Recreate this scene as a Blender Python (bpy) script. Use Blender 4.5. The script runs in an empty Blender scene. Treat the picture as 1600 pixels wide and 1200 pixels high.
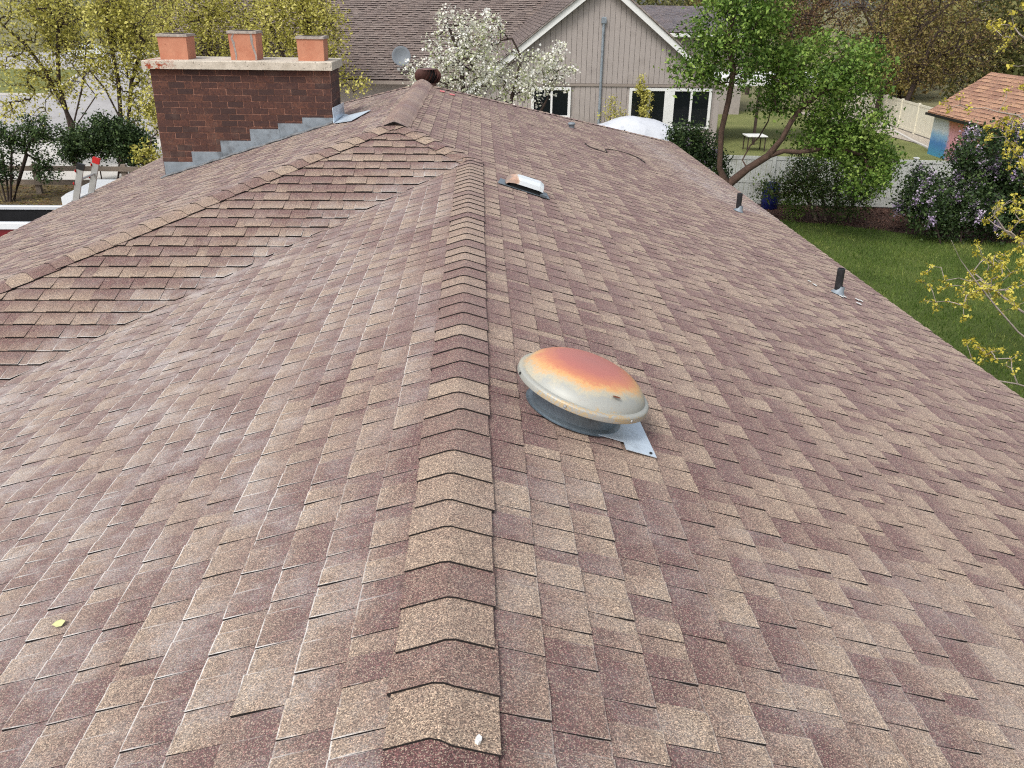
import bpy, math, random
import numpy as np
from mathutils import Vector, Matrix
S = bpy.context.scene
COL = S.collection
R = math.radians

# ------------------------------------------------------------------ camera
FPX, PITCH, YAW, ROLL, CAMZ = 1347.886, 0.417793, 0.041230, 0.013752, 1.4
def cam_axes():
    fw = np.array([math.sin(YAW)*math.cos(PITCH), math.cos(YAW)*math.cos(PITCH), -math.sin(PITCH)])
    rt = np.array([math.cos(YAW), -math.sin(YAW), 0.0])
    up = np.cross(rt, fw)
    return (math.cos(ROLL)*rt+math.sin(ROLL)*up, -math.sin(ROLL)*rt+math.cos(ROLL)*up, fw)
CR, CU, CF = cam_axes()
CAM = np.array([0, 0, CAMZ])
cd = bpy.data.cameras.new('camera'); cam = bpy.data.objects.new('camera', cd); COL.objects.link(cam)
cd.sensor_width = 36; cd.lens = FPX/1600*36; cd.clip_start = 0.05; cd.clip_end = 3000
m = Matrix.Identity(4)
for i in range(3):
    m[i][0], m[i][1], m[i][2], m[i][3] = CR[i], CU[i], -CF[i], CAM[i]
cam.matrix_world = m
S.camera = cam

# ------------------------------------------------------------------ world, sun, exposure
SUN_EL, SUN_AZ = R(52), R(215)          # bright overcast: a broad soft sun from behind and left
w = bpy.data.worlds.new('World'); S.world = w; w.use_nodes = True
nt = w.node_tree; nt.nodes.clear()
sky = nt.nodes.new('ShaderNodeTexSky'); sky.sky_type = 'NISHITA'; sky.sun_disc = False
sky.sun_elevation = SUN_EL; sky.sun_rotation = SUN_AZ; sky.dust_density = 3; sky.air_density = 1.0
hs = nt.nodes.new('ShaderNodeHueSaturation'); hs.inputs['Saturation'].default_value = 0.40
bg = nt.nodes.new('ShaderNodeBackground'); bg.inputs['Strength'].default_value = 0.15
wo = nt.nodes.new('ShaderNodeOutputWorld')
nt.links.new(sky.outputs[0], hs.inputs['Color']); nt.links.new(hs.outputs[0], bg.inputs['Color']); nt.links.new(bg.outputs[0], wo.inputs['Surface'])
sl = bpy.data.lights.new('sun', 'SUN'); sl.energy = 1.5; sl.angle = R(22); sl.color = (1.0, 0.98, 0.95)
sun = bpy.data.objects.new('sun', sl); COL.objects.link(sun)
sd = Vector((math.sin(SUN_AZ)*math.cos(SUN_EL), math.cos(SUN_AZ)*math.cos(SUN_EL), math.sin(SUN_EL)))
sun.rotation_euler = sd.to_track_quat('Z', 'Y').to_euler()
vs = S.view_settings; vs.view_transform = 'Standard'; vs.look = 'None'; vs.gamma = 1; vs.exposure = 0.42
S.cycles.use_denoising = False; S.cycles.filter_width = 1.15
S.cycles.max_bounces = 6; S.cycles.diffuse_bounces = 3; S.cycles.transparent_max_bounces = 4

# ------------------------------------------------------------------ helpers
rng = np.random.default_rng(7)
def lin(r, g, b):
    f = lambda c: (c/255/12.92 if c/255 <= .04045 else ((c/255+.055)/1.055)**2.4)
    return (f(r), f(g), f(b), 1.0)
def ray(u, v): return CF+(u-800)/FPX*CR-(v-600)/FPX*CU
def P3(u, v, Y):                        # the point of a picture direction at northing Y
    d = ray(u, v); return CAM+d*(Y/d[1])
def onplane(u, v, n, c):
    d = ray(u, v); n = np.array(n, float); return CAM+d*((c-n@CAM)/(n@d))
GZ = -5.2
def onz(u, v, z=GZ): return onplane(u, v, (0, 0, 1), z)
def proj(p):
    q = np.asarray(p, float)-CAM; z = q@CF
    return 800+FPX*(q@CR)/z, 600-FPX*(q@CU)/z, z

WL = {}
def wloc(o): return np.array(WL.get(o.name, (0, 0, 0)), float) if o else np.zeros(3)
def link(o, parent, loc):
    COL.objects.link(o); WL[o.name] = tuple(loc)
    if parent: o.parent = parent
    o.location = Vector(np.asarray(loc, float)-wloc(parent))
def empty(name, loc, label, cat, group=None):
    o = bpy.data.objects.new(name, None); o.empty_display_size = .2
    link(o, None, loc); o['label'] = label; o['category'] = cat
    if group: o['group'] = group
    return o
def meshdata(name, V, F, mats, mi=None, smooth=False, cols=None):
    me = bpy.data.meshes.new(name)
    V = np.asarray(V, np.float32)
    if isinstance(F, np.ndarray):
        n, k = F.shape
        me.vertices.add(len(V)); me.vertices.foreach_set('co', V.ravel())
        me.loops.add(n*k); me.loops.foreach_set('vertex_index', F.ravel().astype(np.int32))
        me.polygons.add(n); me.polygons.foreach_set('loop_start', np.arange(0, n*k, k, dtype=np.int32))
        me.update(calc_edges=True)
    else:
        me.from_pydata([tuple(map(float, v)) for v in V], [], [tuple(map(int, f)) for f in F]); me.update()
    for m_ in (mats if isinstance(mats, (list, tuple)) else [mats]): me.materials.append(m_)
    if mi is not None: me.polygons.foreach_set('material_index', np.asarray(mi, np.int32))
    if smooth: me.polygons.foreach_set('use_smooth', np.ones(len(me.polygons), bool))
    if cols is not None:
        a = me.color_attributes.new('tint', 'FLOAT_COLOR', 'POINT')
        a.data.foreach_set('color', np.asarray(cols, np.float32).ravel())
    return me
def obj(name, V, F, mats, parent=None, loc=None, label=None, cat=None, group=None, kind=None, **kw):
    """one mesh object from world-space vertices; its origin at loc (default: base centre of the shape)"""
    V = np.asarray(V, float)
    if loc is None: loc = np.array([V[:, 0].min()+V[:, 0].max(), V[:, 1].min()+V[:, 1].max(), 2*V[:, 2].min()])/2
    me = meshdata(name, V-np.asarray(loc), F, mats, **kw)
    o = bpy.data.objects.new(name, me); link(o, parent, loc)
    if label: o['label'] = label
    if cat: o['category'] = cat
    if group: o['group'] = group
    if kind: o['kind'] = kind
    return o
def inst(name, me, parent, loc, rot=None, scale=None):
    o = bpy.data.objects.new(name, me); link(o, parent, loc)
    if rot is not None: o.rotation_euler = rot
    if scale is not None: o.scale = scale
    return o

class MB:                               # collects simple solids into one mesh
    def __init__(s): s.V = []; s.F = []; s.M = []
    def add(s, V, F, m=0):
        b = len(s.V); s.V += [tuple(v) for v in V]; s.F += [tuple(b+i for i in f) for f in F]; s.M += [m]*len(F); return s
    def box(s, lo, hi, m=0, bev=0.0):
        (x0, y0, z0), (x1, y1, z1) = lo, hi
        V = [(x0,y0,z0),(x1,y0,z0),(x1,y1,z0),(x0,y1,z0),(x0,y0,z1),(x1,y0,z1),(x1,y1,z1),(x0,y1,z1)]
        if bev:
            b = bev; V[4:] = [(x0,y0,z1-b),(x1,y0,z1-b),(x1,y1,z1-b),(x0,y1,z1-b)]
            V += [(x0+b,y0+b,z1),(x1-b,y0+b,z1),(x1-b,y1-b,z1),(x0+b,y1-b,z1)]
            F = [(3,2,1,0),(0,1,5,4),(1,2,6,5),(2,3,7,6),(3,0,4,7),(4,5,9,8),(5,6,10,9),(6,7,11,10),(7,4,8,11),(8,9,10,11)]
        else: F = [(3,2,1,0),(4,5,6,7),(0,1,5,4),(1,2,6,5),(2,3,7,6),(3,0,4,7)]
        return s.add(V, F, m)
    def prism(s, poly, vec, m=0):       # polygon (3D points) swept along vec
        n = len(poly); P = [np.array(p, float) for p in poly]; vec = np.array(vec, float)
        V = P+[p+vec for p in P]
        F = [tuple(range(n-1, -1, -1)), tuple(range(n, 2*n))]+[(i, (i+1) % n, n+(i+1) % n, n+i) for i in range(n)]
        return s.add(V, F, m)
    def bar(s, a, b, wx, wz, m=0, up=(0, 0, 1)):   # square bar from a to b
        a, b = np.array(a, float), np.array(b, float); t = (b-a)/np.linalg.norm(b-a)
        x = np.cross(t, up); x /= max(np.linalg.norm(x), 1e-6); z = np.cross(x, t)
        q = [a+x*wx/2*i+z*wz/2*j for i, j in ((-1,-1),(1,-1),(1,1),(-1,1))]
        return s.prism(q, b-a, m)
    def tube(s, pts, rad, k=8, m=0, caps=True):
        V, F = tube_geo(pts, rad, k); s.add(V, F.tolist(), m)
        if caps:
            n = len(V); s.F.append(tuple(len(s.V)-n+i for i in range(k-1, -1, -1))); s.F.append(tuple(len(s.V)-k+i for i in range(k))); s.M += [m, m]
        return s
    def lathe(s, prof, c, k=32, m=0, T=None):      # profile (r, h) about an axis; T = 3x3 axes
        V = []; T = np.eye(3) if T is None else T
        for r_, h in prof:
            for i in range(k):
                a = 2*math.pi*i/k; V.append(np.array(c)+T@np.array([r_*math.cos(a), r_*math.sin(a), h]))
        F = [(j*k+i, j*k+(i+1) % k, (j+1)*k+(i+1) % k, (j+1)*k+i) for j in range(len(prof)-1) for i in range(k)]
        return s.add(V, F, m)
    def build(s, name, mats, parent=None, **kw):
        return obj(name, s.V, s.F, mats, parent, mi=s.M if isinstance(mats, (list, tuple)) else None, **kw)
def tube_geo(pts, rad, k=6):
    pts = np.asarray(pts, float); n = len(pts); rad = np.broadcast_to(np.asarray(rad, float), (n,))
    t = np.gradient(pts, axis=0); t /= np.maximum(np.linalg.norm(t, axis=1, keepdims=True), 1e-9)
    ref = np.where(np.abs(t[:, 2:3]) > .9, np.array([[1., 0, 0]]), np.array([[0., 0, 1.]]))
    x = np.cross(t, ref); x /= np.linalg.norm(x, axis=1, keepdims=True); y = np.cross(t, x)
    a = np.arange(k)*2*math.pi/k
    V = pts[:, None]+rad[:, None, None]*(np.cos(a)[None, :, None]*x[:, None]+np.sin(a)[None, :, None]*y[:, None])
    i = np.arange(n-1)[:, None]*k; j = np.arange(k)[None]; j2 = (j+1) % k
    F = np.stack([i+j, i+j2, i+k+j2, i+k+j], -1).reshape(-1, 4)
    return V.reshape(-1, 3), F

# ------------------------------------------------------------------ materials
def mat(name):
    m_ = bpy.data.materials.new(name); m_.use_nodes = True; n = m_.node_tree; n.nodes.clear()
    o = n.nodes.new('ShaderNodeOutputMaterial'); b = n.nodes.new('ShaderNodeBsdfPrincipled'); n.links.new(b.outputs[0], o.inputs[0])
    return m_, n, b
def N(n, t, **kw):
    x = n.nodes.new(t)
    for k_, v in kw.items():
        if k_ in x.inputs.keys(): x.inputs[k_].default_value = v
        else: setattr(x, k_, v)
    return x
def mix(n, f, a, b, blend='MIX'):
    x = n.nodes.new('ShaderNodeMix'); x.data_type = 'RGBA'; x.blend_type = blend; x.clamp_factor = True
    for s_, v in ((x.inputs[0], f), (x.inputs[6], a), (x.inputs[7], b)):
        if hasattr(v, 'node'): n.links.new(v, s_)
        else: s_.default_value = v
    return x.outputs[2]
def math_(n, op, a, b=None, c=None, clamp=False):
    x = n.nodes.new('ShaderNodeMath'); x.operation = op; x.use_clamp = clamp
    for s_, v in zip(x.inputs, (a, b, c)):
        if v is None: continue
        if hasattr(v, 'node'): n.links.new(v, s_)
        else: s_.default_value = v
    return x.outputs[0]
def ramp(n, f, stops):
    x = n.nodes.new('ShaderNodeValToRGB'); e = x.color_ramp.elements
    while len(e) < len(stops): e.new(.5)
    for el, (p_, c_) in zip(e, stops): el.position = p_; el.color = c_ if len(c_) == 4 else (*c_, 1)
    n.links.new(f, x.inputs[0]); return x.outputs[0]
def g(v): return (v, v, v, 1)
def pos(n): return N(n, 'ShaderNodeNewGeometry').outputs['Position']
def noise(n, scale, det=3, rough=.55, vec=None, out=0):
    x = N(n, 'ShaderNodeTexNoise', Scale=scale, Detail=det, Roughness=rough); n.links.new(vec if vec else pos(n), x.inputs['Vector']); return x.outputs[out]
def bump(n, b, h, strength, dist):
    x = N(n, 'ShaderNodeBump', Strength=strength, Distance=dist); n.links.new(h, x.inputs['Height']); n.links.new(x.outputs[0], b.inputs['Normal'])
def simple(name, col, rough=.7, metal=0, var=.25, scale=6, bmp=0, spec=.4, dirt=None, dscale=2):
    """plain surface with uneven tone, fine grain and optional dirt blotches"""
    m_, n, b = mat(name)
    c1 = tuple(min(1, x*(1+var)) for x in col[:3])+(1,); c0 = tuple(x*(1-var) for x in col[:3])+(1,)
    c_ = ramp(n, noise(n, scale, 6, .65), [(.3, c0), (.7, c1)])
    if dirt: c_ = mix(n, math_(n, 'MULTIPLY', ramp(n, noise(n, dscale, 7, .7), [(.52, g(0)), (.68, g(1))]), .7), c_, dirt)
    n.links.new(c_, b.inputs['Base Color']); b.inputs['Roughness'].default_value = rough; b.inputs['Metallic'].default_value = metal
    b.inputs['Specular IOR Level'].default_value = spec
    if bmp: bump(n, b, noise(n, scale*12, 4, .7), .6, bmp)
    return m_

def shingle_mat(name, red, tan, gran=1.0, chalkcol=lin(205, 202, 198)):
    m_, n, b = mat(name)
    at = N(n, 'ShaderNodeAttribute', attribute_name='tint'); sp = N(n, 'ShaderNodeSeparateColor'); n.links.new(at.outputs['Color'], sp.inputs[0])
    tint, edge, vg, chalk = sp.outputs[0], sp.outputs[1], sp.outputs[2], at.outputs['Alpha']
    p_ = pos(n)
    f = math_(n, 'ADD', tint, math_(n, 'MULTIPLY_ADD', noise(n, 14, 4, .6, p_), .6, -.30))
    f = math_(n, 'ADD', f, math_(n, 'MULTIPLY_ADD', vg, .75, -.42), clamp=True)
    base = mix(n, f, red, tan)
    vo = N(n, 'ShaderNodeTexVoronoi', Scale=390*gran); n.links.new(p_, vo.inputs['Vector'])
    s2 = N(n, 'ShaderNodeSeparateColor'); n.links.new(vo.outputs['Color'], s2.inputs[0])
    # mixed granules: dark slate, body colour, cream, rust
    val = ramp(n, s2.outputs[0], [(0, g(.16)), (.25, g(.58)), (.6, g(1.0)), (.85, g(1.55)), (1, g(2.6))])
    c_ = mix(n, 1.0, base, val, 'MULTIPLY')
    c_ = mix(n, ramp(n, s2.outputs[1], [(.80, g(0)), (.84, g(.6))]), c_, lin(200, 182, 158))
    c_ = mix(n, ramp(n, s2.outputs[2], [(.74, g(0)), (.78, g(.62))]), c_, lin(58, 50, 50))
    vo2 = N(n, 'ShaderNodeTexVoronoi', Scale=95*gran); n.links.new(p_, vo2.inputs['Vector'])
    s3 = N(n, 'ShaderNodeSeparateColor'); n.links.new(vo2.outputs['Color'], s3.inputs[0])
    c_ = mix(n, .3, c_, mix(n, 1.0, c_, ramp(n, s3.outputs[0], [(0, g(.72)), (.5, g(1)), (1, g(1.28))]), 'MULTIPLY'))
    # broad weathering
    c_ = mix(n, ramp(n, noise(n, .9, 5, .6, p_), [(.42, g(0)), (.80, g(.22))]), c_, lin(140, 116, 106))
    # chalky dust lying in patches and along worn edges
    pn = noise(n, 4.2, 7, .75, p_); fine = noise(n, 190, 3, .8, p_)
    patch = math_(n, 'MULTIPLY', ramp(n, pn, [(.46, g(0)), (.66, g(.78))]), ramp(n, fine, [(.42, g(.08)), (.58, g(1))]))
    c_ = mix(n, math_(n, 'MULTIPLY_ADD', chalk, .30, -.05, clamp=True), c_, lin(168, 157, 148))
    c_ = mix(n, math_(n, 'MULTIPLY', patch, chalk, clamp=True), c_, chalkcol)
    em = math_(n, 'MULTIPLY', ramp(n, noise(n, 2.0, 6, .72, p_), [(.42, g(0)), (.50, g(1))]), ramp(n, noise(n, 45, 3, .7, p_), [(.26, g(0)), (.42, g(1))]))
    ef = math_(n, 'MULTIPLY', math_(n, 'MULTIPLY', ramp(n, edge, [(.22, g(0)), (.8, g(1))]), em), math_(n, 'MULTIPLY_ADD', chalk, 2.8, -.70, clamp=True), clamp=True)
    c_ = mix(n, ef, c_, lin(225, 222, 216))
    n.links.new(c_, b.inputs['Base Color']); b.inputs['Roughness'].default_value = .93; b.inputs['Specular IOR Level'].default_value = .25
    b.inputs['Sheen Weight'].default_value = .26; b.inputs['Sheen Roughness'].default_value = .55; b.inputs['Sheen Tint'].default_value = lin(226, 202, 202)
    bump(n, b, s2.outputs[0], .5, .0018)
    return m_
M = {}
RED, TAN = lin(103, 70, 67), lin(164, 143, 121)
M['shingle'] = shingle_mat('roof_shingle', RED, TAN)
M['edge'] = simple('asphalt_edge', (.016, .013, .012), .95, var=.5, scale=60)
M['deck'] = simple('roof_deck', lin(70, 52, 46), .95, var=.2)
M['nshingle'] = shingle_mat('neighbour_shingle', lin(84, 73, 71), lin(130, 118, 112), .4)
M['dshingle'] = shingle_mat('dark_shingle', lin(62, 65, 74), lin(92, 96, 106), .3)
M['sshingle'] = shingle_mat('shed_shingle', lin(140, 92, 66), lin(190, 142, 104), .4)

def brick_mat():
    m_, n, b = mat('chimney_brick')
    oi = N(n, 'ShaderNodeObjectInfo').outputs['Random']
    c_ = ramp(n, oi, [(0, lin(64, 45, 40)), (.35, lin(80, 52, 44)), (.7, lin(94, 59, 47)), (1, lin(108, 69, 53))])
    sp = ramp(n, noise(n, 38, 5, .75), [(.38, g(0)), (.62, g(.8))])
    c_ = mix(n, sp, c_, lin(56, 38, 38))
    c_ = mix(n, ramp(n, noise(n, 3, 5, .7), [(.55, g(0)), (.8, g(.25))]), c_, lin(150, 128, 112))
    n.links.new(c_, b.inputs['Base Color']); b.inputs['Roughness'].default_value = .88
    bump(n, b, noise(n, 70, 5, .7), .7, .004); return m_
M['brick'] = brick_mat()
M['mortar'] = simple('mortar', lin(146, 106, 90), .95, var=.3, scale=20, bmp=.003)
def slab_mat():
    m_, n, b = mat('crown_concrete')
    c_ = ramp(n, noise(n, 9, 7, .7), [(.3, lin(172, 162, 146)), (.7, lin(210, 200, 184))])
    c_ = mix(n, ramp(n, noise(n, 48, 2, .5), [(.30, g(.85)), (.37, g(0))]), c_, lin(78, 70, 64))
    # rust-red lichen at the west end
    sx = N(n, 'ShaderNodeSeparateXYZ'); n.links.new(pos(n), sx.inputs[0])
    mk = math_(n, 'MULTIPLY', ramp(n, math_(n, 'MULTIPLY_ADD', sx.outputs[0], -1, -3.6), [(.12, g(0)), (.35, g(1))]), ramp(n, noise(n, 17, 4, .7), [(.50, g(0)), (.56, g(1))]))
    c_ = mix(n, mk, c_, lin(150, 66, 36))
    n.links.new(c_, b.inputs['Base Color']); b.inputs['Roughness'].default_value = .92; bump(n, b, noise(n, 60, 5, .7), .6, .004); return m_
M['slab'] = slab_mat()
def clay_mat():
    m_, n, b = mat('flue_clay')
    c_ = ramp(n, noise(n, 6, 6, .7), [(.3, lin(176, 112, 86)), (.7, lin(194, 136, 108))])
    c_ = mix(n, ramp(n, noise(n, 4, 6, .75), [(.6, g(0)), (.75, g(.5))]), c_, lin(214, 168, 144))
    c_ = mix(n, ramp(n, noise(n, 14, 6, .75), [(.62, g(0)), (.7, g(.8))]), c_, lin(140, 78, 54))
    n.links.new(c_, b.inputs['Base Color']); b.inputs['Roughness'].default_value = .85; bump(n, b, noise(n, 60, 4, .7), .4, .003); return m_
M['clay'] = clay_mat()
M['crack'] = simple('crack_filler', lin(150, 140, 134), .9, var=.3, scale=40)
M['rim'] = simple('flue_rim', lin(160, 150, 140), .95, var=.35, scale=22, bmp=.004)
M['soot_and_shade'] = simple('soot_and_shade', (.012, .012, .012), .95)  # near-black: soot inside the flues, painted inner shade in the two roof vents
M['flash'] = simple('lead_flashing', lin(134, 143, 150), .55, .15, .22, 7, .002, dirt=lin(84, 84, 86), dscale=6)
M['galv'] = simple('bright_sheet_metal', lin(206, 218, 228), .38, .35, .08, 5, 0, dirt=lin(150, 158, 165), dscale=9)
M['galvd'] = simple('galvanised_collar', lin(120, 132, 140), .42, .55, .12, 8, dirt=lin(86, 90, 96), dscale=12)
M['tarflash'] = simple('tarry_flashing', lin(112, 114, 116), .7, 0, .35, 16, .004, dirt=lin(50, 50, 52), dscale=10)
M['tar'] = simple('tar', (.02, .019, .018), .8, var=.5, scale=30, bmp=.006)
M['white'] = simple('white_paint', lin(226, 226, 222), .55, var=.04, scale=3, dirt=lin(188, 186, 178), dscale=3)
M['trimw'] = simple('white_trim', lin(222, 222, 218), .6, var=.05, scale=3)
M['vinyl'] = simple('white_vinyl', lin(188, 190, 184), .5, var=.05, scale=3, dirt=lin(150, 150, 140), dscale=2)
M['cream'] = simple('cream_vinyl', lin(222, 216, 196), .5, var=.05, scale=2, dirt=lin(190, 180, 158), dscale=2)
M['siding'] = simple('taupe_siding', lin(161, 152, 146), .8, var=.05, scale=3, dirt=lin(144, 135, 129), dscale=1.4)
M['taupe'] = simple('taupe_trim', lin(142, 131, 122), .8, var=.06)
M['black'] = simple('black_plastic', (.012, .012, .013), .45, var=.3)
M['pipe'] = simple('black_pipe', (.018, .018, .02), .5, var=.4, scale=14, dirt=lin(70, 70, 72), dscale=12)
M['brown'] = simple('brown_metal', lin(104, 74, 68), .45, .15, .2, 10, dirt=lin(126, 98, 88), dscale=9)
M['bark'] = simple('brown_bark', lin(80, 62, 52), .95, var=.4, scale=9, bmp=.02)
M['barkd'] = simple('dark_bark', lin(66, 54, 48), .95, var=.4, scale=9, bmp=.02)
M['barkg'] = simple('grey_bark', lin(158, 146, 136), .95, var=.35, scale=9, bmp=.01)
M['twig'] = simple('grey_twig', lin(112, 98, 84), .95, var=.35, scale=9)
M['wood'] = simple('weathered_wood', lin(122, 110, 98), .9, var=.2, scale=8, bmp=.006)
M['blue'] = simple('blue_plastic', lin(20, 28, 88), .45, var=.15)
M['alu'] = simple('aluminium', lin(176, 176, 174), .4, .5, .1, 12)
M['redp'] = simple('red_plastic', lin(186, 34, 34), .45, var=.1)
M['redpaint'] = simple('dark_red_paint', lin(104, 22, 30), .35, var=.1)
M['carwhite'] = simple('white_car_paint', lin(208, 211, 214), .25, var=.03, spec=.6)
M['rubber'] = simple('rubber', (.02, .02, .02), .9)
M['tarp'] = simple('white_tarp', lin(198, 201, 206), .6, var=.05, scale=4, dirt=lin(166, 170, 178), dscale=3)
M['asphalt'] = simple('street_asphalt', lin(168, 165, 163), .95, var=.1, scale=1.5, bmp=.01, dirt=lin(146, 143, 140), dscale=.3)
M['conc'] = simple('concrete', lin(196, 192, 185), .92, var=.07, scale=2, bmp=.006, dirt=lin(184, 178, 168), dscale=.8)
M['mulch'] = simple('mulch', lin(84, 60, 50), .98, var=.55, scale=30, bmp=.03)
M['gravel'] = simple('gravel', lin(176, 166, 152), .95, var=.35, scale=22, bmp=.03)
M['soil'] = simple('ground_soil', lin(120, 116, 84), .98, var=.3, scale=1.2, bmp=.02, dirt=lin(86, 98, 54), dscale=.15)
M['leafbed'] = simple('leaf_litter', lin(96, 84, 58), .98, var=.5, scale=12, bmp=.03, dirt=lin(112, 62, 40), dscale=3)
def glass_mat():
    m_, n, b = mat('window_glass'); b.inputs['Base Color'].default_value = (.008, .01, .012, 1); b.inputs['Roughness'].default_value = .06
    b.inputs['Specular IOR Level'].default_value = .6; return m_
M['glass'] = glass_mat()
def grass_mat(name, c0, c1, c2):
    m_, n, b = mat(name)
    c_ = ramp(n, noise(n, .7, 6, .65), [(.3, c0), (.55, c1), (.75, c2)])
    c_ = mix(n, .5, c_, ramp(n, noise(n, 40, 4, .7), [(.3, c0), (.7, c2)]))
    n.links.new(c_, b.inputs['Base Color']); b.inputs['Roughness'].default_value = .9; b.inputs['Specular IOR Level'].default_value = .2
    bump(n, b, noise(n, 45, 4, .7), .8, .03); return m_
M['lawn'] = grass_mat('lawn', lin(56, 72, 30), lin(78, 96, 42), lin(108, 116, 62))
M['lawn2'] = grass_mat('pale_lawn', lin(92, 102, 54), lin(116, 122, 70), lin(144, 142, 96))
def leaf_mat(name, stops, trans=.22, rough=.6):
    m_, n, b = mat(name)
    at = N(n, 'ShaderNodeAttribute', attribute_name='tint'); sp = N(n, 'ShaderNodeSeparateColor'); n.links.new(at.outputs['Color'], sp.inputs[0])
    c_ = ramp(n, sp.outputs[0], stops)
    n.links.new(c_, b.inputs['Base Color']); b.inputs['Roughness'].default_value = rough; b.inputs['Specular IOR Level'].default_value = .3
    t = N(n, 'ShaderNodeBsdfTranslucent'); n.links.new(c_, t.inputs['Color'])
    mx = N(n, 'ShaderNodeMixShader'); mx.inputs[0].default_value = trans
    n.links.new(b.outputs[0], mx.inputs[1]); n.links.new(t.outputs[0], mx.inputs[2])
    n.links.new(mx.outputs[0], [x for x in n.nodes if x.type == 'OUTPUT_MATERIAL'][0].inputs[0]); return m_
M['l_green'] = leaf_mat('apple_leaf', [(0, lin(56, 80, 32)), (.5, lin(98, 128, 50)), (1, lin(156, 178, 88))])
M['l_dark'] = leaf_mat('dark_leaf', [(0, lin(34, 50, 28)), (.5, lin(58, 78, 44)), (1, lin(96, 116, 66))])
M['l_shrub'] = leaf_mat('shrub_leaf', [(0, lin(44, 60, 32)), (.5, lin(76, 96, 48)), (1, lin(126, 142, 78))])
M['l_olive'] = leaf_mat('olive_bud', [(0, lin(104, 82, 62)), (.4, lin(128, 110, 66)), (1, lin(156, 148, 80))])
M['l_red'] = leaf_mat('russet_bud', [(0, lin(104, 72, 60)), (.6, lin(128, 100, 72)), (1, lin(136, 124, 66))])
M['l_yg'] = leaf_mat('spring_leaf', [(0, lin(140, 138, 56)), (.5, lin(186, 180, 88)), (1, lin(222, 212, 130))])
M['l_yellow'] = leaf_mat('maple_blossom', [(0, lin(170, 158, 54)), (.5, lin(204, 190, 80)), (1, lin(226, 218, 112))])
M['l_white'] = leaf_mat('white_blossom', [(0, lin(150, 160, 96)), (.3, lin(206, 208, 176)), (.6, lin(236, 234, 222)), (1, lin(248, 246, 240))])
M['l_lilac'] = leaf_mat('lilac_flower', [(0, lin(166, 144, 180)), (.5, lin(198, 180, 206)), (1, lin(224, 212, 226))])
M['l_far'] = leaf_mat('far_leaf', [(0, lin(74, 80, 46)), (.5, lin(114, 116, 68)), (1, lin(158, 156, 100))])
M['grass'] = leaf_mat('grass_blade', [(0, lin(60, 82, 30)), (.5, lin(94, 118, 46)), (1, lin(148, 154, 84))], .3)
M['litter'] = leaf_mat('bark_chip', [(0, lin(52, 36, 32)), (.5, lin(92, 64, 54)), (1, lin(140, 108, 92))], 0, .9)

# ------------------------------------------------------------------ ground
def sheet(name, poly, z, m_, kind='structure'):
    V = [(x, y, z) for x, y in poly]
    o = obj(name, V, [tuple(range(len(V)))], m_, loc=(np.mean([p[0] for p in poly]), np.mean([p[1] for p in poly]), z)); o['kind'] = kind
    return o
sheet('ground', [(-900, -200), (900, -200), (900, 1600), (-900, 1600)], GZ-.03, M['soil'])
sheet('lawn', [(3, -4), (26, -4), (26, 24.2), (17, 25.2), (14.4, 26.0), (12.2, 27.4), (10.2, 28.2), (3, 28.4)], GZ, M['lawn'])
sheet('mulch_bed', [(3, 28.41), (10.2, 28.21), (12.2, 27.41), (14.4, 26.01), (17, 25.21), (26, 24.21), (26, 31.2), (3, 31.2)], GZ+.002, M['mulch'])
sheet('neighbour_lawn', [(3, 31.4), (24, 31.4), (23, 46), (21, 60), (3, 60)], GZ, M['lawn2'])
sheet('gravel_bed', [(21.2, 60), (23.2, 46), (23.4, 40), (24.6, 40), (25.6, 60)], GZ, M['gravel'])
sheet('lawn_front', [(-60, 26), (-5, 26), (-5, 34.5), (-60, 34.5)], GZ, M['leafbed'])
sheet('sidewalk', [(-80, 34.6), (2, 34.6), (2, 44.5), (-80, 44.5)], GZ+.01, M['conc'])
sheet('street', [(-110, 44.6), (2, 44.6), (2, 66), (-110, 66)], GZ-.01, M['asphalt'])
sheet('far_verge', [(-110, 66.3), (-31, 66.3), (-38, 90), (-120, 90)], GZ+.02, M['lawn2'])
sheet('side_street', [(-30.5, 66.01), (-12, 66.01), (-26, 125), (-50, 125), (-37.7, 90.2)], GZ-.004, M['asphalt'])
sheet('cross_street', [(-140, 91), (-38.2, 91), (-46, 118), (-140, 118)], GZ, M['asphalt'])
sheet('driveway', [(-14, 12), (-6.5, 12), (-6.5, 25.8), (-30, 25.8), (-30, 19), (-14, 19)], GZ+.004, M['conc'])
def kerb(pts, wd=.16, h=.12):
    b = MB()
    for a_, c_ in zip(pts[:-1], pts[1:]): b.bar((*a_, GZ+h/2), (*c_, GZ+h/2), wd, h)
    o = b.build('kerb', M['conc']); o['kind'] = 'structure'
kerb([(-110, 44.55), (2, 44.55)]); kerb([(-110, 66.15), (-30.8, 66.15), (-37.9, 90.1), (-120, 90.1)], .35)
kerb([tuple(onz(u, v)[:2]) for u, v in ((1340, 168), (1365, 186), (1385, 198), (1405, 209), (1425, 220), (1445, 229), (1462, 239))], .16, .06)

# ------------------------------------------------------------------ roof geometry
a0, s0, tJ, kk, LR, We = -.0822, .3128, 8.3992, .77345, 4.54897, 4.1446
xA, yA, zA = a0-kk, tJ+kk, s0*kk
yN = yA+LR; xe = a0+We; QM = We+kk; xw = xA-QM; Y0 = -2.4; ZE = -s0*We
NRM = 1/math.sqrt(1+s0*s0)
EXF = .1385*NRM; EXS = .1495*NRM                          # plan width of one course
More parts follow.
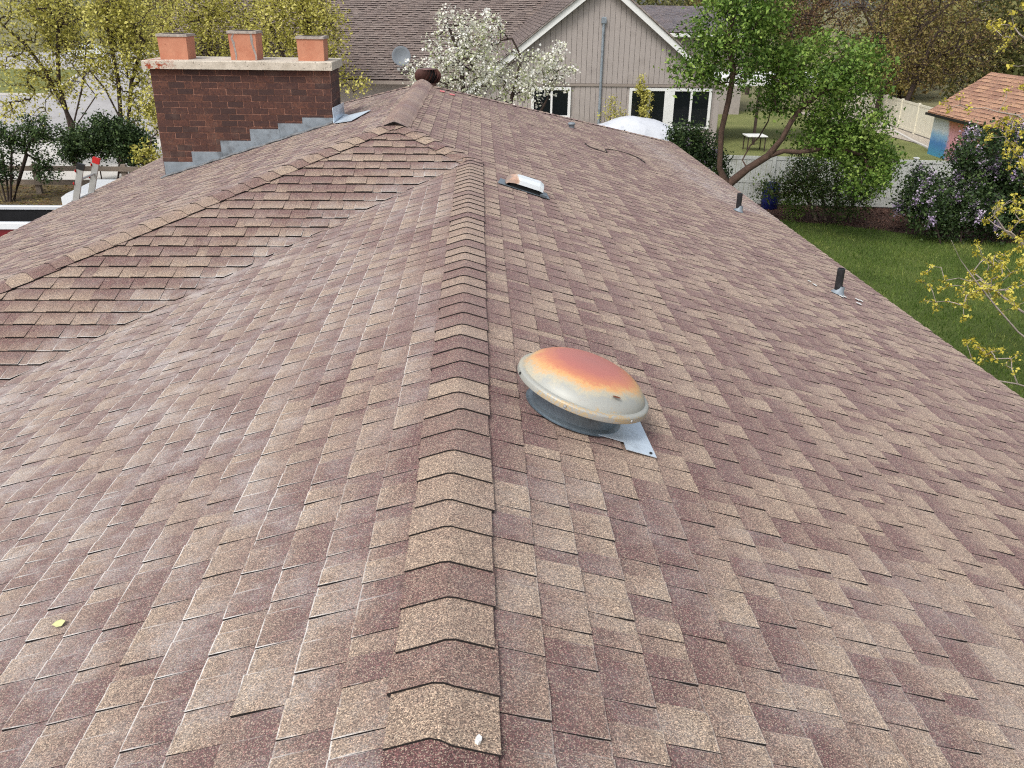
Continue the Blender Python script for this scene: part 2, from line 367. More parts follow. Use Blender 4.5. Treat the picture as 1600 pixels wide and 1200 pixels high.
# plane: (p along, q plan distance down the slope, h off the surface) -> world
def mapper(kind):
    def f(p, q, h):
        hz, hx = h*NRM, h*NRM*s0
        if kind == 'east': return (a0+q+hx, p, -s0*q+hz)
        if kind == 'wing': return (a0-q-hx, p, -s0*q+hz)
        if kind == 'south': return (p, tJ-q-hx, -s0*q+hz)
        if kind == 'west': return (xA-q-hx, p, zA-s0*q+hz)
        if kind == 'north': return (p, yN+q+hx, zA-s0*q+hz)
    return f
def clip(poly, hp):
    for (nx, ny, c_) in hp:             # keep nx*p + ny*q <= c
        out = []
        for i in range(len(poly)):
            A, B = poly[i], poly[(i+1) % len(poly)]
            fa, fb = nx*A[0]+ny*A[1]-c_, nx*B[0]+ny*B[1]-c_
            if fa <= 0: out.append(A)
            if (fa < 0 < fb) or (fb < 0 < fa):
                t = fa/(fa-fb); out.append((A[0]+t*(B[0]-A[0]), A[1]+t*(B[1]-A[1])))
        poly = out
        if len(poly) < 3: return None
    return poly
def planes_for(kind, pm, qm):
    if kind == 'east':
        base = [(1, -1, yN+kk)]
        if qm > 0 : return base+([(0, -1, -.045)] if pm < tJ else [])
        return base+([(-1, -1, -tJ), (0, -1, kk)] if pm > tJ else [(0, -1, 0)])
    if kind == 'wing': return [(1, 1, tJ), (0, -1, -.045)]
    if kind == 'south': return [(-1, -1, -(xA-kk)), (1, 1, a0) if qm > 0 else (1, -1, a0)]
    if kind == 'west': return [(-1, -1, -yA), (1, -1, yN), (0, -1, 0)]
    if kind == 'north': return [(1, -1, xA), (-1, -1, -xA), (0, -1, 0)]
def chalk_at(kind, x, y):
    if kind == 'wing':
        return min(1, .42+.5*max(0, min(1, (-.35-x)/1.6))+.12*math.sin(x*5.1+y*2.3))
    if kind == 'south': return .22+.7*max(0, 1-abs(x-(a0-(tJ-y)))/.5)
    if kind == 'east':
        d = abs((x-3.15)-(16.2-y)*.12)
        c_ = .10+(.75*math.exp(-(d/.5)**2) if 11.5 < y < 17.8 else 0)
        return c_+(.22 if y < 2.6 else 0)
    return .42 if kind == 'west' else .3
def make_piece(kind, p0, p1, q0, q1, raised, tint, chalk, rr):
    """one shingle tab: wavy outline, worn rim, thick butt edge; returns V, F, M, C"""
    f = mapper(kind); j = lambda sc: rr.normal(0, sc)
    w_ = p1-p0; sk0, sk1 = j(.0015), j(.0015)
    up = q0-.018
    poly = [(p0, up), (p1, up), (p1+j(.0008), (q0+q1)/2), (p1-sk1, q1+j(.0008)), (p0+w_*.5, q1+j(.0009)), (p0+sk0, q1+j(.0008)), (p0+j(.0008), (q0+q1)/2)]
    poly = clip(poly, planes_for(kind, (p0+p1)/2, (q0+q1)/2))
    if not poly or len(poly) < 3: return None
    P = np.array(poly); nx = np.roll(P, -1, 0)
    ar = .5*np.sum(P[:, 0]*nx[:, 1]-nx[:, 0]*P[:, 1])
    if abs(ar) < 4e-4: return None
    if ar < 0: P = P[::-1]
    c_ = P.mean(0); ins = np.array([(1-min(.45, .007/max(np.linalg.norm(v-c_), .01)))*(v-c_)+c_ for v in P])
    ht = ((.0090 if raised else .0048) if kind != 'south' else (.0175 if raised else .0105))+abs(j(.0009)); curl = max(0, j(.001))
    hh = lambda q: .0025+(ht-.0025+curl)*max(0, min(1, (q-up)/(q1-up)))
    n = len(P)
    V = [f(p, q, hh(q)-.0008) for p, q in P]+[f(p, q, hh(q)) for p, q in ins]+[f(p, q, -.003) for p, q in P]
    F = [tuple(range(n, 2*n))]; Mi = [0]
    for i in range(n):
        k2 = (i+1) % n; F.append((i, k2, n+k2, n+i)); Mi.append(0)
        if max(P[i][1], P[k2][1]) > up+.004: F.append((2*n+i, 2*n+k2, k2, i)); Mi.append(1)
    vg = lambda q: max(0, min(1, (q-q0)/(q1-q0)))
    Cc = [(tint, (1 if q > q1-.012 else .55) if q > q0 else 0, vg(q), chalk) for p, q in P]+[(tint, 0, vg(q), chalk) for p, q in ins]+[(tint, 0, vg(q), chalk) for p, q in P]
    if kind in ('south', 'wing'):       # keep faces pointing outwards whatever the plane's handedness
        pass
    return V, F, Mi, Cc
def fix_normals(V, F, up):
    A = np.array(V)[list(F[0])]; nn = np.zeros(3)
    for i in range(1, len(A)-1): nn += np.cross(A[i]-A[0], A[i+1]-A[0])
    return F if nn[2] > 0 else [t[::-1] for t in F]
def make_slope(kind, pmin, pmax, qeave, qtop, seed):
    rr = np.random.default_rng(seed); out = []; EX = EXS if kind == 'south' else EXF
    ncs = int(math.ceil((qeave+.06-qtop)/EX))
    for i in range(ncs):
        q1 = qeave+(.06 if kind != 'south' else .03)-i*EX; q0 = q1-EX
        p = pmin-rr.uniform(0, .3); raised = bool(rr.integers(2)); drift = rr.uniform(-.06, .06); tr_ = .5
        while p < pmax:
            L_ = rr.uniform(.065, .15) if raised else rr.uniform(.04, .10)
            if rr.random() < .62: tr_ = rr.normal(.80, .12) if rr.random() < .50 else rr.normal(.14, .11)
            t = tr_+rr.normal(0, .06)-(0 if raised else .07)
            if kind == 'south': L_ *= 1.5; t = .34+.55*(t-.42)
            if kind == 'wing': t = .36+.72*(t-.42)
            if kind == 'west': t -= .08
            cx, cy, cz = mapper(kind)(p+L_/2, (q0+q1)/2, 0)
            r = make_piece(kind, p+.0006, p+L_-.0006, q0, q1, raised, float(np.clip(t+drift, 0, 1)), chalk_at(kind, cx, cy), rr)
            if r:
                V, F, Mi, Cc = r; out.append((V, fix_normals(V, F, 1), Mi, Cc, (cx, cy, cz), L_*EX))
            p += L_; raised = not raised
    return out

house = empty('house', (0, 8, GZ), 'house under the brown and tan shingled roof that fills the foreground', 'house')
slopes = {}
def deck(kind, poly):
    f = mapper(kind); n = len(poly)
    top = [f(p, q, -.006) for p, q in poly]; bot = [f(p, q, -.10) for p, q in poly]
    b = MB(); b.add(top+bot, [tuple(range(n)), tuple(range(2*n-1, n-1, -1))]+[(n+i, n+(i+1) % n, (i+1) % n, i) for i in range(n)])
    return b.build('roof_slope', M['deck'], house)
YNE = yN+QM
dk = {'east': deck('east', [(Y0, 0), (tJ, 0), (yA, -kk), (yN, -kk), (YNE, We), (Y0, We)]),
      'wing': deck('wing', [(Y0, 0), (tJ, 0), (tJ-We, We), (Y0, We)]),
      'south': deck('south', [(a0, 0), (xA, -kk), (xw, We), (a0-We, We)]),
      'west': deck('west', [(yA, 0), (yN, 0), (yN+QM, QM), (yA-QM, QM)]),
      'north': deck('north', [(xA, 0), (xA+QM, QM), (xA-QM, QM)])}
dk['east']['label'] = 'long right hand roof slope running down to the lawn'
dk['wing']['label'] = 'left roof slope streaked with chalky white dust'
dk['south']['label'] = 'hip end slope whose shingle courses face the camera'
dk['west']['label'] = 'far left roof slope carrying the chimney'
allp = []
for kind, args in {'east': (Y0, YNE, We, -kk, 11), 'wing': (Y0, tJ, We, 0, 12), 'south': (xw, a0+.1, We, -kk, 13), 'west': (yA-QM, yN+QM, QM, 0, 14), 'north': (xA-QM, xA+QM, QM, 0, 15)}.items():
    for pc in make_slope(kind, *args): allp.append((kind, pc))
def shown(pc):
    u, v, z = proj(pc[4])
    if z < .3 or not (-20 < u < 1620 and -20 < v < 1225): return 0
    d = CAM-np.array(pc[4]); return pc[5]/(d@d)*max(.05, d[2]/np.linalg.norm(d))
order = sorted(range(len(allp)), key=lambda i: -shown(allp[i][1]))
single = set(order[:298])
rest = {k_: ([], [], [], []) for k_ in dk}
for i, (kind, pc) in enumerate(allp):
    V, F, Mi, Cc, c_, ar = pc
    if i in single:
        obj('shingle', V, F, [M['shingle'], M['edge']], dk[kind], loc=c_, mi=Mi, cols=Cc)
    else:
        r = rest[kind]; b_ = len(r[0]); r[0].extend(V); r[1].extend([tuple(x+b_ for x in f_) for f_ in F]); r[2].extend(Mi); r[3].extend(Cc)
for kind, r in rest.items():
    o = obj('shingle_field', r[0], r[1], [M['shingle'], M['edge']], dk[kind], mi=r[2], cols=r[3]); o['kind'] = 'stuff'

# ridge and hip caps
def caps(P0, P1, n1, n2, wd, expo, lift, seed, step=.011, tints=None, start=0):
    """folded cap shingles from the high end P0 to P1; butt edges towards P1"""
    rr = np.random.default_rng(seed); P0, P1 = np.array(P0, float), np.array(P1, float)
    t = (P1-P0); LL = np.linalg.norm(t); t /= LL; n1, n2 = np.array(n1)/np.linalg.norm(n1), np.array(n2)/np.linalg.norm(n2)
    d1 = np.cross(n1, t); d2 = np.cross(t, n2); up = (n1+n2)/np.linalg.norm(n1+n2); cs = n1@up
    if d1@n2 < 0: pass
    if d1[2] > 0: d1 = -d1
    if d2[2] > 0: d2 = -d2
    nn = int(LL/expo); out = []
    for i in range(nn):
        jb = rr.normal(0, .006) if i < nn-1 else 0; sA, sB = i*expo-.036, (i+1)*expo+jb
        tin = float(np.clip(rr.normal(.82, .12) if rr.random() < .52 else rr.normal(.18, .12), 0, 1))
        ws = wd+rr.normal(0, .004); ws2 = wd+rr.normal(0, .004); sk = rr.normal(0, .006); ch = .12
        V, C = [], []
        rows = [(sA, lift), (sA+(sB-sA)*.5, lift+step*.4-abs(rr.normal(0, .001))), (sB, lift+step+abs(rr.normal(0, .0012)))]
        for s_, h in rows:
            c_ = P0+t*s_
            for d_, n_, ww, e in ((d1, n1, ws, 1), (d1, n1, ws-.008, 0), (d1, n1, ws*.17, 0), (None, None, 0, 0), (d2, n2, ws2*.17, 0), (d2, n2, ws2-.008, 0), (d2, n2, ws2, 1)):
                if d_ is None: V.append(c_+up*(h/cs-.003))
                else: V.append(c_+d_*ww+n_*h+t*(sk if s_ == sB else 0)*(1 if d_ is d1 else -1))
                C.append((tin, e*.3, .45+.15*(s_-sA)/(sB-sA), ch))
        F = [(r_*7+j, r_*7+j+1, (r_+1)*7+j+1, (r_+1)*7+j) for r_ in range(2) for j in range(6)]; Mi = [0]*12
        # skirts: long edges and the butt edge
        b_ = len(V)
        for r_ in range(3): V.append(V[r_*7]-n1*(rows[r_][1]-.004)); C.append((tin, 0, 0, 0))
        for r_ in range(3): V.append(V[r_*7+6]-n2*(rows[r_][1]-.004)); C.append((tin, 0, 0, 0))
        for r_ in range(2): F += [(r_*7, (r_+1)*7, b_+r_+1, b_+r_), (r_*7+6, b_+3+r_, b_+4+r_, (r_+1)*7+6)]; Mi += [1, 1]
        b2 = len(V)
        for j in range(7): V.append(V[14+j]-(n1 if j < 3 else up if j == 3 else n2)*(step+.005)); C.append((tin, 0, 0, 0))
        for j in range(6): F.append((14+j, 14+j+1, b2+j+1, b2+j)); Mi.append(1)
        Fn = np.array(V); A = Fn[list(F[2])]
        if np.cross(A[1]-A[0], A[2]-A[0])@up < 0: F = [x[::-1] for x in F]
        obj('ridge_cap', V, F, [M['shingle'], M['edge']], house, loc=P0+t*(sA+sB)/2, mi=Mi, cols=C)
nE, nW, nS, nNn = (s0, 0, 1), (-s0, 0, 1), (0, -s0, 1), (0, s0, 1)
A3, J3, N3 = (xA, yA, zA), (a0, tJ, 0), (xA, yN, zA)
caps((a0, tJ+.10, .004), (a0, Y0, .004), nE, nW, .122, .156, .010, 21, .0058)
caps(A3, (a0+.06, tJ-.06, -.02), nE, nS, .118, .150, .014, 22, .007)
caps(A3, (xw, yA-QM, zA-s0*QM), nW, nS, .122, .165, .017, 23, .006)
# rolled ridge vent on the main ridge: one soft swollen length of shingle over the vent mat
rr = np.random.default_rng(24); V, C, nst, nsec = [], [], 62, 13
for i in range(nst):
    q = i/(nst-1); y_ = yN+.12-(yN+.12-(yA-.11))*q
    lift = .042+.004*math.sin(i*.7)+rr.normal(0, .0012)-.012*abs(math.sin(q*math.pi*6.5))**6
    if y_ < yA+.03: lift *= max(.28, (y_-(yA-.13))/.16)
    hw = .158+.005*math.sin(i*.43)+rr.normal(0, .0015)
    tn = .34+.34*math.sin(q*19+.6)*math.sin(q*7)
    for k in range(nsec):
        t = k/(nsec-1)*2-1; c2 = 1-t*t
        V.append((xA+t*hw, y_, zA-abs(t)*hw*s0+.010+lift*(1-abs(t)**4.5)*.9+.028*(1-abs(t))**.0*0+.016*c2))
        C.append((float(np.clip(tn+.1*rr.normal(), 0, 1)), 1 if k in (0, nsec-1) else 0, .6, .25))
F = [(i*nsec+k, i*nsec+k+1, (i+1)*nsec+k+1, (i+1)*nsec+k) for i in range(nst-1) for k in range(nsec-1)]
F = [f_[::-1] for f_ in F]; Mi = [0]*len(F)
b_ = len(V)
for i in range(nst):
    for k in (0, nsec-1): x_, y_, z_ = V[i*nsec+k]; V.append((x_, y_, z_-.02)); C.append((.2, 0, 0, 0))
for i in range(nst-1): F += [(i*nsec, (i+1)*nsec, b_+2*i+2, b_+2*i), (i*nsec+nsec-1, b_+2*i+1, b_+2*i+3, (i+1)*nsec+nsec-1)]; Mi += [1, 1]
e_ = len(V); l0 = (nst-1)*nsec
for k in range(nsec): x_, y_, z_ = V[l0+k]; V.append((x_, y_, z_-.015)); C.append((.2, 0, 0, 0))
for k in range(nsec-1): F.append((l0+k, l0+k+1, e_+k+1, e_+k)); Mi.append(1)
obj('ridge_vent', V, F, [M['shingle'], M['edge']], house, mi=Mi, cols=C, smooth=True, label='soft rolled ridge vent on the short upper ridge')
caps(N3, (xe, YNE, ZE), nE, nNn, .118, .156, .010, 25)
caps(N3, (xw, YNE, ZE), nW, nNn, .118, .156, .010, 26)
# fascia, drip edge and walls
b = MB(); gap = .06
fas = [((xe+.0, Y0), (xe, YNE)), ((xw, yA-QM), (xw, YNE)), ((a0-We, Y0), (a0-We, yA-QM)), ((xw, yA-QM), (a0-We, yA-QM)), ((xw, YNE), (xe, YNE))]
for (p_, q_) in fas: b.bar((*p_, ZE-.13), (*q_, ZE-.13), .03, .15)
b.build('fascia', M['trimw'], house)
b = MB(); i_ = .42
b.box((a0-We+i_, Y0+.3, GZ), (xe-i_, yA-QM+i_, ZE-.08)); b.box((xw+i_, yA-QM+i_+.001, GZ), (xe-i_, YNE-i_, ZE-.08))
b.prism([(a0-We+i_, Y0+.3, ZE-.08), (xe-i_, Y0+.3, ZE-.08), (a0, Y0+.3, -.14)], (0, .15, 0))
b.build('wall', simple('house_wall', lin(150, 122, 104), .9, var=.15), house)

# ------------------------------------------------------------------ chimney
cx0, cx1, cy0, cy1 = -4.11, -1.875, 11.6, 12.36
zt = .575
roofz = lambda x: zA-s0*(xA-x)
chim = MB(); chim.box((cx0+.005, cy0+.005, roofz(cx0)-.25), (cx1-.005, cy1-.005, zt-.004))
chim = chim.build('chimney', M['mortar'], house, label='dark red brick chimney with three orange clay flues')
nb, bh = 11, .0775
bw = (cx1-cx0)/nb
bm = []
for v_ in range(6):
    rr = np.random.default_rng(60+v_); L_, D_, H_ = bw-.011, .09, bh-.011
    V = []
    for dx, dy, dz in ((0,0,0),(1,0,0),(1,1,0),(0,1,0),(0,0,1),(1,0,1),(1,1,1),(0,1,1)):
        V.append(((dx-.5)*L_+rr.normal(0, .0018), (dy-.5)*D_, (dz-.5)*H_+rr.normal(0, .0018)))
    me = meshdata('brick', V, [(3,2,1,0),(4,5,6,7),(0,1,5,4),(1,2,6,5),(2,3,7,6),(3,0,4,7)], M['brick']); bm.append(me)
flz = lambda x: roofz(x)+.02
rest_b = MB(); row = 0; z = zt-bh/2; rr = np.random.default_rng(5); nbr = 0
nd = int(round((cy1-cy0)/bw))
while z > roofz(cx0)-.05:
    off = .5 if row % 2 else 0
    # south face
    k_ = -1 if off else 0
    while True:
        l_, r_ = cx0+(k_+off)*bw, cx0+(k_+1+off)*bw; k_ += 1
        if l_ >= cx1-.01: break
        l2, r2 = max(l_, cx0), min(r_, cx1); c_ = (l2+r2)/2
        if z+bh/2 < flz(r2)-.02: continue
        inst('brick', bm[rr.integers(6)], chim, (c_, cy0+.045-abs(rr.normal(0, .0015)), z), None, ((r2-l2-.011)/(bw-.011), 1, 1)); nbr += 1
    # east face
    dw = (cy1-cy0-.09)/3 if not off else (cy1-cy0-.09)/3
    k_ = -1 if not off else 0
    while z+bh/2 > flz(cx1)-.02:
        l_, r_ = cy0+.09+(k_+(.5 if not off else 0))*dw, cy0+.09+(k_+1+(.5 if not off else 0))*dw; k_ += 1
        if l_ >= cy1-.01: break
        l2, r2 = max(l_, cy0+.095), min(r_, cy1)
        inst('brick', bm[rr.integers(6)], chim, (cx1-.045, (l2+r2)/2, z), (0, 0, math.pi/2), ((r2-l2-.011)/(bw-.011), 1, 1)); nbr += 1
    # the two faces turned away from view
    for q in range(4):
        y_ = cy0+.09+q*(cy1-cy0-.09)/4
        rest_b.box((cx0, y_+.006, z-bh/2+.006), (cx0+.05, y_+(cy1-cy0-.09)/4-.006, z+bh/2-.006))
    for q in range(nb):
        rest_b.box((cx0+q*bw+.006, cy1-.05, z-bh/2+.006), (cx0+(q+1)*bw-.006, cy1, z+bh/2-.006))
    z -= bh; row += 1
o = rest_b.build('rear_brickwork', M['brick'], chim); o['kind'] = 'stuff'
# concrete crown with softened arris
b = MB(); ov = .045
b.box((cx0-ov-.02, cy0-.075, zt), (cx1+ov, cy1+.07, zt+.098), bev=.008); b.build('chimney_crown', M['slab'], chim)
def flue(x0, x1, y0, y1, z0, h, tp, variant, lab):
    b = MB(); t_ = .035; zt_ = z0+h
    ring = lambda i, z_, e=0: [(x0+i-e, y0+i-e, z_), (x1-i+e, y0+i-e, z_), (x1-i+e, y1-i+e, z_), (x0+i-e, y1-i+e, z_)]
    V = ring(0, z0)+ring(-tp, zt_-.03)+ring(t_-tp, zt_-.03)+ring(t_, z0)
    q = lambda i, j: [(i*4+k, i*4+(k+1) % 4, j*4+(k+1) % 4, j*4+k) for k in range(4)]
    b.add(V, q(0, 1), 0); b.add(V, q(1, 2), 0); b.add(V, q(2, 3), 3); b.add([*ring(t_, z0+.002)], [(0, 1, 2, 3)], 3)
    e = .012+tp                          # worn mortar rim
    V = ring(0, zt_-.032, e)+ring(.004, zt_, e)+ring(t_+.012, zt_, e)+ring(t_+.012, zt_-.05, e)
    b.add(V, q(0, 1), 1); b.add(V, q(1, 2), 1); b.add(V, q(2, 3), 3)
    if variant:                          # filled cracks down the face
        rr = np.random.default_rng(variant)
        for xs in ((x0+.045, x0+.075), (x1-.06, x1-.012)):
            pts = [(xs[0]+(xs[1]-xs[0])*q_+rr.normal(0, .006), zt_-.035-(h-.04)*q_) for q_ in np.linspace(0, 1, 7)]
            L_ = [(p_[0]-.009-abs(rr.normal(0, .004)), y0-.003-tp*(1-i/6), p_[1]) for i, p_ in enumerate(pts)]
            R_ = [(p_[0]+.009+abs(rr.normal(0, .004)), y0-.003-tp*(1-i/6), p_[1]) for i, p_ in enumerate(pts)]
            b.add(L_+R_, [(i, 7+i, 8+i, i+1) for i in range(6)], 2)
    return b.build('flue', [M['clay'], M['rim'], M['crack'], M['soot_and_shade']], chim, label=lab)
ft = zt+.098
flue(-4.00, -3.655, 11.74, 12.07, ft, .30, .006, 0, 'smooth orange clay flue at the left end of the chimney')
flue(-3.12, -2.795, 11.74, 12.07, ft, .345, .008, 3, 'middle clay flue with grey filled cracks')
flue(-2.28, -1.955, 11.74, 12.07, ft, .29, .004, 0, 'stained clay flue at the right end of the chimney')
# stepped lead flashing
stp = [(256, 253), (299, 237), (344, 220), (390, 202), (434, 193), (472, 184), (520, 184)]
for i in range(6):
    y_ = cy0-.010-.004*(i % 2)
    l_, r_ = P3(*stp[i], y_)[0], P3(stp[i+1][0], stp[i][1], y_)[0]+.02; top = P3((stp[i][0]+stp[i+1][0])/2, stp[i][1], y_)[2]
    b = MB(); b.prism([(l_, y_, roofz(l_)+.01), (r_, y_, roofz(r_)+.01), (r_, y_, top), (l_, y_, top)], (0, .006, 0)); b.build('step_flashing', M['flash'], chim)
b = MB()
pts = [(x_, cy0-.02-.012*abs(math.sin(x_*9)), roofz(x_)+.018+.006*math.sin(x_*23)) for x_ in np.linspace(cx0-.05, cx1, 40)]
b.tube(pts, [.016+.008*abs(math.sin(i*1.7)) for i in range(40)], 6); b.build('tar_bead', M['tarflash'], chim)
b = MB()                                 # skirt of flashing lying on the slope
pl = [(x_, cy0-.05-.015*math.sin(x_*14)-.012*math.sin(x_*37), roofz(x_)+.017) for x_ in np.linspace(cx0-.05, cx1, 26)]
pu = [(x_, cy0-.004, roofz(x_)+.019) for x_ in np.linspace(cx0-.05, cx1, 26)]
b.add(pl+pu, [(i, i+1, 27+i, 26+i) for i in range(25)]); b.build('flashing_skirt', M['tarflash'], chim)
# bright loose flashing at the upper right corner
W = lambda u, v, h=.02: onplane(u, v, (-s0, 0, 1), zA-s0*xA+h*(1/NRM))
c4 = [W(522, 193), W(549, 189), W(580, 172), W(566, 175), W(545, 180), W(538, 178)]
b = MB(); b.prism(c4, (0, 0, .004))
b.prism([W(521, 192, .03), W(538, 178, .03), W(538, 178, .03)+np.array([0, 0, .15]), W(522, 190, .03)+np.array([-.01, 0, .17])], (.004, 0, 0))
b.build('corner_flashing', M['galv'], chim, label='bright bent sheet metal flashing at the chimney corner')
print('bricks', nbr, 'shingles', len(allp))
#PART2
# ------------------------------------------------------------------ things on the roof
SL = np.array([NRM, 0, -s0*NRM]); NE_ = np.array([s0*NRM, 0, NRM]); YY = np.array([0, 1., 0])
TE = np.stack([SL, YY, NE_], 1)         # axes of the right hand slope: down, north, out
def east_pt(x, y, h=0): return np.array([x, y, -s0*(x-a0)])+NE_*h
def E2(u, v, h=.0): return onplane(u, v, (s0, 0, 1), s0*a0+h/NRM)
def dome_mat():
    m_, n, b = mat('weathered_dome')
    tc = N(n, 'ShaderNodeTexCoord').outputs['Object']; sx = N(n, 'ShaderNodeSeparateXYZ'); n.links.new(tc, sx.inputs[0])
    x_ = math_(n, 'ADD', sx.outputs[0], .01); y_ = math_(n, 'SUBTRACT', sx.outputs[1], .018)
    r_ = math_(n, 'SQRT', math_(n, 'ADD', math_(n, 'MULTIPLY', math_(n, 'MULTIPLY', x_, x_), .82), math_(n, 'MULTIPLY', y_, y_)))
    nz = math_(n, 'ADD', math_(n, 'MULTIPLY', noise(n, 11, 6, .7, tc), .085), math_(n, 'MULTIPLY', noise(n, 90, 4, .7, tc), .05))
    r_ = math_(n, 'ADD', r_, math_(n, 'SUBTRACT', nz, .067))
    c_ = ramp(n, math_(n, 'MULTIPLY', r_, 3.3), [(0, lin(180, 116, 108)), (.38, lin(190, 118, 106)), (.56, lin(208, 136, 104)), (.655, lin(218, 170, 116)), (.74, lin(186, 178, 156)), (.82, lin(164, 165, 158)), (.925, lin(168, 168, 160)), (.95, lin(188, 162, 118)), (.975, lin(166, 165, 158))])
    c_ = mix(n, ramp(n, noise(n, 130, 3, .7, tc), [(.60, g(0)), (.70, g(.32))]), c_, lin(140, 92, 66))
    n.links.new(c_, b.inputs['Base Color']); b.inputs['Roughness'].default_value = .5; b.inputs['Metallic'].default_value = .12; b.inputs['Specular IOR Level'].default_value = .45
    bump(n, b, noise(n, 6, 2, .5, tc), .25, .008); return m_
dc = east_pt(.384, 3.185)
vent = empty('power_vent', dc, 'round domed metal roof vent with faded orange rust on top', 'roof vent')
def on_slope(mb, name, m_, parent, c_, **kw):   # geometry written in slope axes about c_
    o = mb.build(name, m_, parent, loc=(0, 0, 0), **kw)
    o.location = Vector(np.asarray(c_, float)-wloc(parent)); WL[o.name] = tuple(c_)
    o.rotation_euler = Matrix(TE.tolist()).to_euler(); return o
b = MB(); RD = .278
DZ = -.010
prof = [(.0001, .245), (.06, .2435), (.12, .237), (.165, .226), (.20, .212), (.228, .194), (.248, .174), (.256, .160), (.258, .154)]
lw = lambda pr: [(r_, h_+DZ) for r_, h_ in pr]
b.lathe(lw(prof), (0, 0, 0), 64); b.lathe(lw([(.257, .155), (.268, .154), (.2755, .150), (RD, .145)]), (0, 0, 0), 64); b.lathe(lw([(RD, .145), (RD+.002, .128), (RD+.0005, .124)]), (0, 0, 0), 64); b.lathe(lw([(RD+.0005, .124), (RD-.010, .126), (.10, .150), (.0001, .152)]), (0, 0, 0), 64)
on_slope(b, 'dome', dome_mat(), vent, dc, smooth=True)
b = MB(); b.lathe([(.185, .135), (.185, .03), (.20, .022), (.20, .016), (.21, .0155)], (0, 0, 0), 48)
on_slope(b, 'collar', M['galvd'], vent, dc, smooth=False)
for k_, an in enumerate((-168, -112, -52, 0, 60, 130)):
    r_ = RD+.002; p_ = np.array([r_*math.cos(R(an)), r_*math.sin(R(an)), .137+DZ])
    b = MB(); b.lathe([(.0001, .004), (.005, .003), (.007, 0)], (0, 0, 0), 8, T=np.stack([np.array([-math.sin(R(an)), math.cos(R(an)), 0]), np.array([0, 0, 1.]), np.array([math.cos(R(an)), math.sin(R(an)), 0])], 1))
    on_slope(b, 'screw', M['alu'] if k_ else M['rubber'], vent, dc+TE@p_)
b = MB()                                 # flashing plate with its lower flange free
P2 = lambda *l: [(x_, y_, .0165) for x_, y_ in l]
b.prism(P2((-.13, -.08), (-.02, -.18), (.187, -.185), (.187, -.245), (.316, -.245), (.292, .27), (-.12, .27)), (0, 0, .0025))
on_slope(b, 'flashing_plate', M['galv'], vent, dc)
for x_, y_ in ((.294, -.225), (.278, .24)):
    b = MB(); b.lathe([(.0001, .006), (.006, .005), (.007, 0)], (0, 0, .019), 8); on_slope(b, 'plate_screw', M['rubber'], vent, dc+TE@np.array([x_, y_, 0]))
b = MB(); b.lathe([(.0001, .0008), (.009, .0006), (.011, 0)], (0, 0, 0), 7, T=np.diag([1.7, .8, 1])); on_slope(b, 'rust_chip', simple('rust', lin(110, 62, 40), .9, var=.4, scale=50), vent, dc+TE@np.array([.085, -.205, .2105+DZ]))

# low hooded vent
hv = E2(818, 297, .0)
hood = empty('hooded_vent', hv, 'white low profile hooded roof vent with a rust stained left end', 'roof vent')
def hood_mat():
    m_, n, b = mat('rusty_white_hood')
    tc = N(n, 'ShaderNodeTexCoord').outputs['Object']; sx = N(n, 'ShaderNodeSeparateXYZ'); n.links.new(tc, sx.inputs[0])
    f = math_(n, 'ADD', math_(n, 'MULTIPLY', sx.outputs[0], -6), math_(n, 'MULTIPLY_ADD', noise(n, 14, 5, .7, tc), 1.6, -.95))
    c_ = ramp(n, f, [(.30, lin(206, 212, 214)), (.42, lin(200, 180, 162)), (.62, lin(182, 146, 124)), (.85, lin(150, 132, 120))])
    n.links.new(c_, b.inputs['Base Color']); b.inputs['Roughness'].default_value = .5; return m_
ws, pf = .158, [(.115, .0), (.10, .055), (.05, .098), (-.02, .112), (-.085, .100), (-.118, .078), (-.124, .042)]
b = MB(); V = []; F = []
xsn = [(-ws-.02, .25), (-ws, .72), (-ws+.05, .96), (-.05, 1.0), (ws-.04, 1.0), (ws, .82), (ws+.006, .25)]
for x_, sc in xsn:
    for y_, z_ in pf: V.append((x_, y_*(.75+.25*sc), .014+z_*sc))
k_ = len(pf)
for i in range(len(xsn)-1):
    for j in range(k_-1): F.append((i*k_+j, i*k_+j+1, (i+1)*k_+j+1, (i+1)*k_+j))
F.append(tuple(range(k_))); F.append(tuple((len(xsn)-1)*k_+j for j in range(k_-1, -1, -1)))
b.add(V, F); on_slope(b, 'hood', hood_mat(), hood, hv, smooth=False)
b = MB(); b.box((-ws+.02, -.10, .012), (ws-.015, .09, .05)); on_slope(b, 'vent_throat', M['soot_and_shade'], hood, hv)  # near-black block: the shade inside the opening is put into its colour
b = MB(); b.prism([(-.25, -.13, .014), (.235, -.13, .014), (.225, .12, .014), (-.22, .13, .014)], (0, 0, .003)); b.prism([(ws-.02, -.16, .018), (ws+.04, -.15, .018), (ws+.03, -.05, .018), (ws-.01, -.06, .018)], (0, 0, .02)); on_slope(b, 'flashing_plate', M['galvd'], hood, hv)

